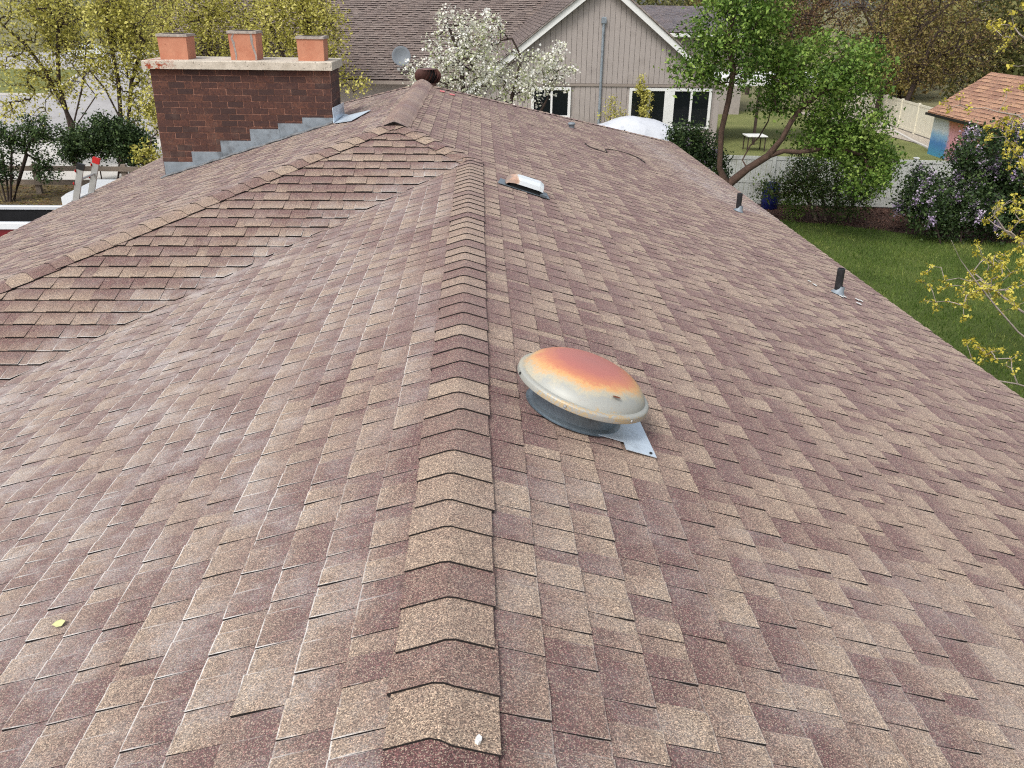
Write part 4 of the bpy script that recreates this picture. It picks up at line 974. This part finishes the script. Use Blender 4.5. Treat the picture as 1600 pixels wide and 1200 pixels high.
#PART3
# ------------------------------------------------------------------ vegetation
def ell_pts(rr, ells, n):
    wts = np.array([e[2] if len(e) > 2 else np.prod(e[1])**.8 for e in ells]); wts = wts/wts.sum(); out = []
    for (c_, r_, *_), k in zip(ells, rr.multinomial(n, wts)):
        d = rr.normal(size=(k, 3)); d /= np.linalg.norm(d, axis=1, keepdims=True)
        out.append(np.array(c_)+d*np.array(r_)*(rr.random((k, 1))**.45))
    return np.concatenate(out)
def skeleton(rr, limbs, targets, wob=.12, rtip=.004, pw=.46, sag=0.0):
    pos_, par, paths = [], [], []
    for lb in limbs:
        pts, attach = lb
        st = attach
        ids = []
        for q in pts:
            pos_.append(np.array(q, float)); par.append(st if st is not None else -1); st = len(pos_)-1; ids.append(st)
        paths.append((attach, ids, True))
    P = np.array(pos_)
    dist = np.array([np.min(np.linalg.norm(P-t, axis=1)) for t in targets]); ends = []
    buf = np.zeros((len(P)+len(targets)*9, 3)); buf[:len(P)] = P; cnt = len(P)
    for ti in np.argsort(dist):
        t = targets[ti]; d = np.linalg.norm(buf[:cnt]-t, axis=1)+.35*np.maximum(0, buf[:cnt, 2]-t[2])
        k = int(np.argmin(d)); L = np.linalg.norm(buf[k]-t); n = int(min(8, max(2, L/.3)))
        ctrl = (buf[k]+t)/2+np.array([0, 0, .18*L-sag*L])+rr.normal(size=3)*L*wob
        st, ids = k, []
        for s_ in np.linspace(0, 1, n+1)[1:]:
            q = (1-s_)**2*buf[k]+2*s_*(1-s_)*ctrl+s_*s_*t+(rr.normal(size=3)*.02*L if s_ < 1 else 0)
            buf[cnt] = q; par.append(st); st = cnt; ids.append(cnt); cnt += 1
        paths.append((k, ids, False)); ends.append(st)
    tips = np.zeros(cnt); tips[ends] = 1
    for i in range(cnt-1, -1, -1):
        if par[i] >= 0: tips[par[i]] += tips[i]
    rad = rtip*np.maximum(tips, 1)**pw
    return buf[:cnt], rad, paths
def wood_mesh(P, rad, paths, sel, k):
    VV, FF, b_ = [], [], 0
    for att, ids, isl in paths:
        if not sel(isl): continue
        idx = ([att] if att is not None else [])+ids
        if len(idx) < 2: continue
        r_ = rad[idx].copy()
        if att is not None: r_[0] = min(r_[0], r_[1]*1.25)
        V, F = tube_geo(P[idx], r_, k); VV.append(V); FF.append(F+b_); b_ += len(V)
    if not VV: return None
    return np.concatenate(VV), np.concatenate(FF)
def leaves(rr, C, size, asp=.6, upb=.5, tl=None, jit=.5):
    n = len(C); nm = rr.normal(size=(n, 3)); nm[:, 2] = np.abs(nm[:, 2])+upb; nm /= np.linalg.norm(nm, axis=1, keepdims=True)
    ax_ = np.cross(nm, rr.normal(size=(n, 3))); ax_ /= np.linalg.norm(ax_, axis=1, keepdims=True); sd_ = np.cross(nm, ax_)
    L = (size*(1+jit*rr.normal(size=(n, 1)).clip(-1.5, 1.8))); W_ = L*asp
    V = np.stack([C-ax_*L/2, C+sd_*W_/2+nm*W_*.18, C+ax_*L/2-nm*L*.1, C-sd_*W_/2+nm*W_*.18], 1).reshape(-1, 3)
    F = np.arange(4*n).reshape(n, 4)
    t = rr.random(n) if tl is None else tl
    return V, F, np.repeat(np.stack([t, t*0, t*0, np.ones(n)], 1), 4, 0)
def plant(name, label, cat, base, limbs, ells, nt, nl, size, lm, bm_, seed, sig=.16, asp=.6, upb=.15, wob=.12, rtip=.004, pw=.46, group=None, bloom=None, along=.5, tk=7, sag=0., clump=None, trunkname='trunk', crown='crown'):
    rr = np.random.default_rng(seed); T = ell_pts(rr, ells, nt)
    T = T[T[:, 2] > GZ+.15]
    P, rad, paths = skeleton(rr, limbs, T, wob, rtip, pw, sag)
    root = empty(name, base, label, cat, group)
    w_ = wood_mesh(P, rad, paths, lambda i: i, tk)
    if w_: obj(trunkname, *w_, bm_, root, smooth=True)
    w_ = wood_mesh(P, rad, paths, lambda i: not i, 4)
    if w_: obj('branches', *w_, bm_, root, kind='stuff')
    pts = []
    for att, ids, isl in paths:
        if isl: continue
        k0 = int(len(ids)*(1-along)); pts.extend(ids[min(k0, len(ids)-1):])
    pts = np.array(pts); pick = rr.choice(pts, nl)
    C = P[pick]+rr.normal(size=(nl, 3))*sig
    pc_t = rr.normal(.5, .23, len(P))[pick]         # each spray has a tone of its own
    t = np.clip(pc_t+rr.normal(0, .17, nl), 0, 1)
    o = obj(crown, *leaves(rr, C, size, asp, upb, t)[:2], lm, root, cols=leaves(np.random.default_rng(1), C, size, asp, upb, t)[2]); o['kind'] = 'stuff'
    if bloom:
        nbl, per, bs, bsig, bmat, zmin = bloom
        cand = [e[1][-1] for e in paths if not e[2] and P[e[1][-1]][2] > zmin]
        pk = rr.choice(cand, nbl); ct = P[pk]+rr.normal(size=(nbl, 3))*.05
        C = np.repeat(ct, per, 0)+rr.normal(size=(nbl*per, 3))*np.array(bsig); t = np.clip(np.repeat(rr.normal(.55, .2, nbl), per)+rr.normal(0, .15, nbl*per), 0, 1)
        V, F, cc = leaves(rr, C, bs, .8, .6, t); o = obj('blossoms', V, F, bmat, root, cols=cc); o['kind'] = 'stuff'
    return root
def L3(pts, Y): return [P3(u, v, Y if np.isscalar(Y) else Y[i]) for i, (u, v) in enumerate(pts)]

# leaning green fruit tree
b0 = P3(1140, 288, 25)
l1 = [np.array([7.15, 25.1, GZ-.1]), np.array([7.2, 25.05, -4.3])]+L3([(1136, 290), (1124, 262), (1127, 205), (1138, 158), (1146, 112), (1136, 60), (1150, 15)], 25)
l2 = L3([(1168, 264), (1200, 244), (1222, 217), (1236, 190), (1252, 168), (1290, 140)], [25, 24.9, 24.8, 24.8, 25, 25.3])
l3 = L3([(1160, 250), (1172, 228), (1186, 214), (1200, 190)], [25.2, 25.5, 25.8, 26])
l4 = L3([(1225, 236), (1250, 238), (1300, 230), (1350, 243)], [24.8, 24.7, 24.9, 25.3])
limbs = [(l1, None), (l2, 2), (l3, 9), (l4, 10)]
px = lambda u, v, Y: P3(u, v, Y)
plant('fruit_tree', 'leaning green leafed tree with forked brown trunks beside the eave', 'tree', (7.15, 25.1, GZ), limbs,
      [(px(1135, 70, 25), (1.35, 1.3, 1.25)), (px(1180, 10, 25.3), (1.3, 1.3, 1.2)), (px(1085, 110, 24.8), (.75, .8, .6)), (px(1280, 120, 25.3), (1.55, 1.5, 1.15)), (px(1345, 120, 25.6), (.9, 1.1, 1.0)), (px(1335, 210, 25.3), (1.15, 1.2, .85)), (px(1210, 150, 25.4), (.7, .9, .5)), (px(1370, 260, 25.5), (.7, .9, .7)), (px(1290, 205, 25.4), (1.2, 1.2, .75)), (px(1345, 278, 25.0), (.85, .8, .45)), (px(1225, 95, 25.3), (.7, .8, .6))],
      800, 39000, .085, M['l_green'], M['bark'], 101, .15, rtip=.0042, pw=.52)
# tangled shrub below it
bs = onz(1300, 345)
st = [([bs+np.array([dx, .1*dx, -.1]), bs+np.array([dx*1.6, .2, .6]), bs+np.array([dx*2.3, .4, 1.2])], None) for dx in (-.5, -.2, .1, .45)]
plant('tangled_shrub', 'tangled twiggy shrub growing against the grey fence', 'shrub', bs, st,
      [(px(1270, 270, 28.4), (1.0, .8, .9)), (px(1350, 265, 28.4), (1.1, .8, .95)), (px(1310, 310, 27.8), (1.3, .7, .65)), (px(1235, 300, 28.6), (.5, .5, .7)), (px(1200, 295, 28.8), (.45, .4, .5))], 680, 13000, .07, M['l_shrub'], M['twig'], 102, .12, rtip=.0055, wob=.28)
# lilacs
bl = onz(1525, 385)
st = [([bl+np.array([dx, .3, -.1]), bl+np.array([dx*1.5, .4, 1.0])], None) for dx in (-.9, -.3, .3, .9)]
plant('lilac_bush', 'large dark lilac bush with pale purple flowers at right', 'lilac', bl, st,
      [(px(1500, 330, 25.6), (1.5, 1.0, .9)), (px(1550, 260, 26), (1.4, 1.1, 1.3)), (px(1440, 300, 26.2), (.8, .8, .8)), (px(1590, 330, 25.6), (1.0, .9, 1.1))], 360, 42000, .08, M['l_dark'], M['barkd'], 103, .17,
      bloom=(260, 70, .056, (.06, .06, .10), M['l_lilac'], GZ+.7), along=.8)
b2 = np.array([6.9, 27.6, GZ])
plant('lilac_bush', 'small dark lilac bush between the roof edge and the tree trunk', 'lilac', b2, [([b2+np.array([dx, 0, -.1]), b2+np.array([dx*1.5, .1, 1.2])], None) for dx in (-.3, .1, .4)],
      [(px(1085, 235, 27.6), (.85, .7, .75)), (px(1100, 280, 27.6), (.8, .7, .9)), (px(1065, 215, 27.6), (.4, .5, .4))], 170, 16000, .07, M['l_dark'], M['barkd'], 104, .14, bloom=(20, 50, .04, (.05, .05, .08), M['l_lilac'], GZ+1.6), along=.8)
# budding maple at the right edge
bmx = np.array([12.6, 13.6, GZ])
trk = [bmx+np.array([0, 0, -.1]), bmx+np.array([-.1, 0, 1.0]), bmx+np.array([-.1, .2, 2.4]), bmx+np.array([-.3, .6, 4.2]), bmx+np.array([-.5, 1.2, 6.6])]
m1 = L3([(1640, 560), (1590, 518), (1555, 478), (1525, 440), (1500, 405), (1486, 375)], 13.6)
m2 = L3([(1650, 520), (1590, 482), (1548, 448), (1520, 425)], [13.6, 13.9, 14.2, 14.4])
m3 = L3([(1660, 420), (1610, 390), (1570, 360), (1550, 330)], 14.4)
m4 = L3([(1670, 250), (1625, 210), (1590, 180), (1560, 175)], 14.6)
m5 = L3([(1650, 620), (1590, 600), (1530, 590), (1490, 585)], 12.6)
m6 = L3([(1660, 100), (1610, 70), (1580, 40)], 14.8)
plant('budding_maple', 'pale barked maple with yellow flower clusters overhanging the lawn', 'tree', bmx, [(trk, None), (m1, 1), (m2, 1), (m3, 2), (m4, 3), (m5, 1), (m6, 3)],
      [(px(1500, 450, 13.9), (.75, .8, .6)), (px(1560, 430, 14.2), (.6, .8, .7)), (px(1590, 350, 14.4), (.45, .8, .6)), (px(1545, 555, 13), (.6, .6, .35)), (px(1590, 200, 14.6), (.5, .7, .7)), (px(1500, 170, 14.8), (.35, .4, .22)), (px(1590, 50, 14.8), (.35, .7, .8)), (px(1700, 300, 14), (1.0, 1.6, 2.0))],
      430, 9500, .042, M['l_yellow'], M['barkg'], 105, .034, asp=.7, rtip=.0042, along=.12, wob=.22, pw=.40)
# big olive budding trees
bo = onz(1366, 190)
plant('budding_tree', 'broad tree in olive brown bud with a thick dark trunk', 'tree', bo, [([bo+np.array([0, 0, -.2]), bo+np.array([.1, 0, 1.6]), bo+np.array([.5, -.3, 3.4]), bo+np.array([1.6, -.6, 5.4]), bo+np.array([3.6, -.8, 7.4])], None), ([bo+np.array([-.6, 0, 4.6]), bo+np.array([-2, 0, 6.6])], 2), ([bo+np.array([2.6, -.5, 3.9]), bo+np.array([4.8, -.8, 4.3]), bo+np.array([6.6, -1, 3.6])], 2)],
      [(px(1400, 60, 53.5), (3.6, 3.0, 2.2)), (px(1480, 70, 53), (3.2, 3, 2.2)), (px(1340, 70, 54), (2.6, 2.6, 2.4)), (px(1440, -40, 54), (5, 4, 2.4)), (px(1500, 130, 52), (2, 2, .9)), (px(1330, 130, 53), (1.5, 1.5, .9))], 900, 11000, .10, M['l_olive'], M['barkd'], 106, .26, rtip=.010, pw=.42)
bo2 = onz(1402, 198)
plant('budding_tree', 'slim trunked tree in olive bud before the cream fence', 'tree', bo2, [([bo2+np.array([0, 0, -.2]), bo2+np.array([.35, .2, 1.4]), bo2+np.array([.9, .4, 3.0]), bo2+np.array([1.4, .4, 5.0])], None)],
      [(px(1440, 100, 53), (2.6, 2, 1.5)), (px(1530, 60, 53), (2.8, 2, 2.2)), (px(1400, 110, 52.5), (1.8, 1.4, 1))], 420, 6000, .10, M['l_olive'], M['barkd'], 107, .24, rtip=.012, pw=.42)
br = np.array([21.5, 72., GZ])
plant('russet_tree', 'hazy russet budding tree behind the green tree', 'tree', br, [([br+np.array([0, 0, -.2]), br+np.array([.1, 0, 2.5]), br+np.array([0, 0, 5.2])], None)],
      [(px(1270, 35, 72), (3.6, 3, 2.8)), (px(1240, 0, 72), (3, 3, 2.5)), (px(1330, 0, 73), (3.4, 3, 2.6))], 420, 9000, .12, M['l_red'], M['barkd'], 108, .34, rtip=.014, pw=.42)
# white blossom tree
bw_ = np.array([.5, 26., GZ])
plant('blossom_tree', 'fruit tree covered in white blossom behind the far ridge', 'tree', bw_, [([bw_+np.array([0, 0, -.1]), bw_+np.array([.05, 0, 1.6]), bw_+np.array([-.3, .1, 3.0])], None), ([bw_+np.array([-.9, .1, 3.7]), *L3([(720, 90), (700, 40)], 26)], 1), ([*L3([(800, 150), (815, 90), (800, 60)], 26)], 1), ([*L3([(850, 165), (870, 120)], 26)], 1)],
      [(px(720, 95, 26), (1.1, 1, 1.15)), (px(745, 50, 26), (.8, .8, .55)), (px(665, 125, 26), (.75, .8, .6)), (px(830, 120, 26), (.8, .8, .8)), (px(870, 110, 26), (.55, .7, .75)), (px(770, 120, 26.2), (1.2, 1, .9)), (px(700, 30, 26), (.35, .4, .3))], 620, 11500, .054, M['l_white'], M['barkd'], 109, .09, asp=.85, rtip=.0045, pw=.47)
# spring trees on the left
def spring(u, v, Y, lab, stems, ells, nt, nl, seed, lm='l_yg', size=.10, **kw):
    bb = np.array([P3(u, v, Y)[0], Y, GZ])
    lb = []
    for s_ in stems: lb.append(([bb+np.array([rng.normal(0, .1), rng.normal(0, .1), -.1])]+L3(s_, Y), None))
    plant('spring_tree', lab, 'tree', bb, lb, [(px(a_, b_, Y+dy), r_) for a_, b_, dy, r_ in ells], nt, nl, size, M[lm], M['barkd'], seed, .22, rtip=.0075, pw=.42, **kw)
spring(112, 240, 37, 'many stemmed tree in yellow green leaf at the left edge', [[(108, 190), (92, 130), (90, 80), (92, 20)], [(112, 190), (70, 110), (40, 70), (5, 40)], [(116, 190), (130, 130), (135, 70)], [(120, 195), (150, 150), (120, 110)]],
       [(50, 60, 0, (1.6, 1.3, 1.5)), (110, 60, .5, (1.3, 1.2, 1.4)), (20, 110, -.5, (.9, .9, .9)), (95, 130, 0, (1.4, 1.2, .9)), (60, 10, 0, (2.2, 1.4, .9)), (30, 170, 0, (1.0, 1, .6))], 640, 8000, 110)
spring(185, 240, 36, 'slim tree in yellow green leaf left of the chimney', [[(190, 200), (185, 130), (172, 60), (165, 10)], [(195, 200), (165, 140), (140, 110)], [(200, 200), (205, 130), (225, 60)]],
       [(180, 50, 0, (1.2, 1, 1.3)), (215, 90, 0, (.8, .8, 1.2)), (160, 110, 0, (.9, .8, .8)), (215, 160, 0, (.6, .6, 1.1)), (200, 10, 0, (1.5, 1, .8))], 560, 8000, 111)
spring(330, 240, 45, 'yellow green tree rising behind the chimney flues', [[(330, 150), (325, 80), (330, 20)], [(340, 150), (380, 80), (400, 30)], [(325, 150), (290, 80)]],
       [(300, 50, 0, (2.2, 1.6, 1.9)), (370, 40, 0, (2.2, 1.6, 1.7)), (250, 70, 0, (1.4, 1.4, 1.6)), (330, 5, 0, (3, 1.6, 1))], 680, 12500, 112)
spring(470, 240, 42, 'yellow green tree in front of the neighbour roof', [[(470, 150), (475, 80), (480, 30)], [(465, 150), (440, 80), (420, 40)]],
       [(440, 55, 0, (1.5, 1.2, 1.6)), (500, 50, 0, (1.25, 1.2, 1.7)), (525, 120, 0, (.5, .8, .9)), (470, 5, 0, (1.6, 1.2, .9)), (555, 130, 0, (.5, .6, .5))], 600, 11500, 113)
sb = np.array([-14.3, 33.6, GZ])
plant('evergreen_shrub', 'dense dark green shrub behind the rail fence', 'shrub', sb, [([sb+np.array([dx, 0, -.1]), sb+np.array([dx*1.5, 0, .7])], None) for dx in (-.6, 0, .5)],
      [(px(165, 215, 33.6), (1.4, .9, .65)), (px(120, 230, 33.6), (.7, .8, .45)), (px(215, 230, 33.8), (.7, .8, .7))], 200, 20000, .085, M['l_dark'], M['barkd'], 114, .17, along=.9)
bb = np.array([-16.4, 30.6, GZ])
plant('bare_shrub', 'leafless many stemmed shrub with dark leaf tufts at left edge', 'shrub', bb, [([bb+np.array([dx*.4, 0, -.05]), bb+np.array([dx, .1, .7]), bb+np.array([dx*2, 0, 1.6])], None) for dx in (-.8, -.55, -.3, -.1, .1, .25, .5)],
      [(px(15, 215, 30.6), (1.0, .6, .5)), (px(60, 205, 30.6), (.8, .6, .45)), (px(0, 260, 30.6), (.6, .5, .6)), (px(70, 260, 30.6), (.5, .4, .6))], 300, 7000, .075, M['l_dark'], M['barkd'], 115, .10, rtip=.006, along=.3)
yb = np.array([P3(238, 220, 30)[0]-.1, 30., GZ])
plant('spring_shrub', 'bright yellow green shrub beside the left face of the chimney', 'shrub', yb, [([yb+np.array([dx, 0, -.1]), yb+np.array([dx*1.3, 0, 1.2])], None) for dx in (-.2, .1, .3)],
      [(px(240, 170, 30), (.35, .5, .8)), (px(230, 240, 30), (.55, .5, .5))], 80, 1500, .085, M['l_yg'], M['barkd'], 116, .10, along=.6)
vb = np.array([P3(1008, 160, 37.2)[0], 37.2, GZ])
plant('slender_shrub', 'slender climbing shrub in front of the large white window', 'shrub', vb, [([vb+np.array([0, 0, -.1]), vb+np.array([0, 0, 2.2]), vb+np.array([0, 0, 3.3])], None)],
      [(px(1008, 165, 37.2), (.3, .25, .7)), (px(1000, 135, 37.2), (.15, .15, .4))], 60, 1700, .07, M['l_yg'], M['barkd'], 117, .09, along=.7)
vb = np.array([P3(962, 183, 36.6)[0], 36.6, GZ])
plant('low_shrub', 'thin budding shrub at the foot of the taupe gable wall', 'shrub', vb, [([vb+np.array([dx, 0, -.1]), vb+np.array([dx*2, 0, 1.6])], None) for dx in (-.2, .2)],
      [(px(960, 182, 36.6), (.7, .4, .35)), (px(955, 165, 36.6), (.2, .2, .4))], 60, 700, .065, M['l_yg'], M['twig'], 118, .10)
rb = onz(1245, 345)
plant('rose_bush', 'small upright bush at the lawn edge beside the tangled shrub', 'shrub', rb, [([rb+np.array([dx, 0, -.05]), rb+np.array([dx*2, 0, .5])], None) for dx in (-.15, .1)],
      [(px(1243, 325, rb[1]), (.35, .3, .5))], 50, 1100, .05, M['l_green'], M['twig'], 119, .09)
rb = onz(1440, 350)
plant('bare_shrub', 'low leafless twiggy shrub beside the lilac', 'shrub', rb, [([rb+np.array([dx, 0, -.05]), rb+np.array([dx*2, 0, .4])], None) for dx in (-.3, 0, .25)],
      [(px(1425, 318, rb[1]), (.75, .5, .5))], 190, 420, .045, M['l_green'], M['twig'], 120, .07, rtip=.0045, wob=.3)
# far trees closing the view
protos = []
for k in range(3):
    bb = np.array([0, 0, 0.])+np.array([0, 0, GZ])
    protos.append(plant('far_tree', 'distant tree closing the view along the horizon', 'tree', bb, [([bb+np.array([0, 0, -.2]), bb+np.array([.2, 0, 2.5]), bb+np.array([0, .2, 6])], None)],
        [((0, 0, GZ+5.5), (4.2, 4.2, 3.6)), ((1.6, .5, GZ+3.4), (3, 3, 2.2)), ((-1.8, -.3, GZ+3.6), (2.8, 3, 2.4)), ((0, 0, GZ+1.5), (3.2, 3, 1.3), 14)], 260, 8500, .24, M['l_far'] if k != 1 else M['l_olive'], M['barkd'], 130+k, .42, rtip=.016, pw=.42, group='trees along the horizon'))
def copy_tree(src, loc, rz, sc):
    c_ = src.copy(); COL.objects.link(c_); c_.location = loc; c_.rotation_euler = (0, 0, rz); c_.scale = (sc, sc, sc)
    for ch in src.children:
        d = ch.copy(); COL.objects.link(d); d.parent = c_
    return c_
spots = [(-92, 122), (-80, 128), (-68, 124), (-57, 130), (-47, 126), (-37, 122), (-27, 118), (-16, 112), (-70, 98), (-26, 84), (28, 84), (36, 78), (44, 86), (52, 80), (61, 88), (70, 84), (33, 70), (41, 66), (49, 68), (18, 92), (24, 100), (58, 72), (33, 56), (40, 60)]
rr = np.random.default_rng(77)
for i, (x_, y_) in enumerate(spots):
    sc = rr.uniform(.85, 1.25); rz = rr.uniform(0, 6.28); pr = protos[int(rr.integers(3))] if x_ < 5 else protos[[1, 1, 0, 2][i % 4]]
    if i < 3: pr = protos[i]; pr.location = (x_, y_, GZ); pr.rotation_euler = (0, 0, rz); pr.scale = (sc,)*3; tt_ = pr
    else: tt_ = copy_tree(pr, (x_, y_, GZ), rz, sc)
    tt_['label'] = 'distant tree beyond the street behind the left trees' if x_ < 5 else 'distant tree behind the budding trees at right'
    tt_['group'] = 'far trees beyond the street' if x_ < 5 else 'far trees behind the budding trees'
# grass, chips
def scatter(name, label, n, xr, yr, keep, size, mt, seed, blade=True):
    rr = np.random.default_rng(seed); x_ = rr.uniform(*xr, n*2); y_ = rr.uniform(*yr, n*2); k = keep(x_, y_); x_, y_ = x_[k][:n], y_[k][:n]; n = len(x_)
    C = np.stack([x_, y_, np.full(n, GZ+.004)], 1)
    dens = .5+.5*np.sin(x_*2.1+np.sin(y_*1.7))*np.sin(y_*1.3+x_*.7); dens = dens+.5*np.maximum(0, np.sin(x_*.9+1.2*np.sin(y_*.6))*np.sin(y_*.8-.4*x_))**3; t = np.clip(.25+.45*dens+rr.normal(0, .16, n), 0, 1)
    if blade:
        a_ = rr.uniform(0, 6.28, n); h = size*(.6+.8*rr.random(n)); wv = .006+.006*rr.random(n); s_ = np.stack([np.cos(a_)*wv, np.sin(a_)*wv, 0*a_], 1); ln_ = rr.normal(size=(n, 3))*.03; ln_[:, 2] = h
        V = np.stack([C-s_, C+s_, C+ln_], 1).reshape(-1, 3); F = np.arange(3*n).reshape(n, 3); cc = np.repeat(np.stack([t, t, t, t], 1), 3, 0)
    else:
        V, F, cc = leaves(rr, C+np.array([0, 0, .015]), size, .4, 1.5, t)
    o = obj(name, V, F, mt, cols=cc, label=label, cat='grass' if blade else 'mulch'); o['kind'] = 'stuff'
def edge_y(x_): return np.interp(x_, [3, 10.2, 12.2, 14.4, 17, 26], [28.4, 28.2, 27.4, 26.0, 25.2, 24.2])
scatter('grass', 'short green lawn grass', 100000, (4.2, 17), (3, 28.4), lambda x_, y_: (y_ < edge_y(x_)+.15*np.sin(x_*5)) & (x_ > 4.3+np.maximum(0, y_-12)*.12), .075, M['grass'], 201)
scatter('bark_chips', 'brown bark chips on the planting bed', 9000, (7, 18), (24.2, 30.6), lambda x_, y_: y_ > edge_y(x_)+.05, .07, M['litter'], 202, False)
scatter('verge_litter', 'dry leaves and weeds under the rail fence', 7000, (-24, -7), (27, 33.5), lambda x_, y_: x_ < 99, .09, M['l_olive'], 203, False)
# distant parked car
cp = onz(141, 92); car = empty('parked_car', cp, 'white car parked far off beyond the left trees', 'car')
prof = [(-2.1, .35), (-2.15, .75), (-1.9, .95), (-1.3, 1.0), (-.75, 1.5), (.7, 1.52), (1.45, 1.08), (2.1, .98), (2.2, .55), (2.1, .32)]
b = MB(); b.prism([(cp[0]+x_, cp[1]-.85, cp[2]+z_) for x_, z_ in prof][::-1], (0, 1.7, 0)); bd = b.build('body', M['carwhite'], car)
b = MB(); b.prism([(cp[0]+x_, cp[1]-.86, cp[2]+z_) for x_, z_ in [(-1.1, 1.02), (-.7, 1.42), (-.05, 1.44), (-.05, 1.02)]][::-1], (0, .008, 0)); b.build('side_window', M['glass'], bd)
b = MB(); b.prism([(cp[0]+x_, cp[1]-.86, cp[2]+z_) for x_, z_ in [(.05, 1.02), (.05, 1.44), (.65, 1.44), (1.2, 1.06)]][::-1], (0, .008, 0)); b.build('side_window', M['glass'], bd)
for x_ in (-1.35, 1.4):
    for y_ in (-.78, .78): b = MB(); b.lathe([(.0001, -.1), (.3, -.1), (.32, 0), (.3, .1), (.0001, .1)], (cp[0]+x_, cp[1]+y_, cp[2]+.32), 16, T=np.stack([np.array([1., 0, 0]), np.array([0, 0, 1.]), np.array([0, 1., 0])], 1)); b.build('wheel', M['rubber'], car)
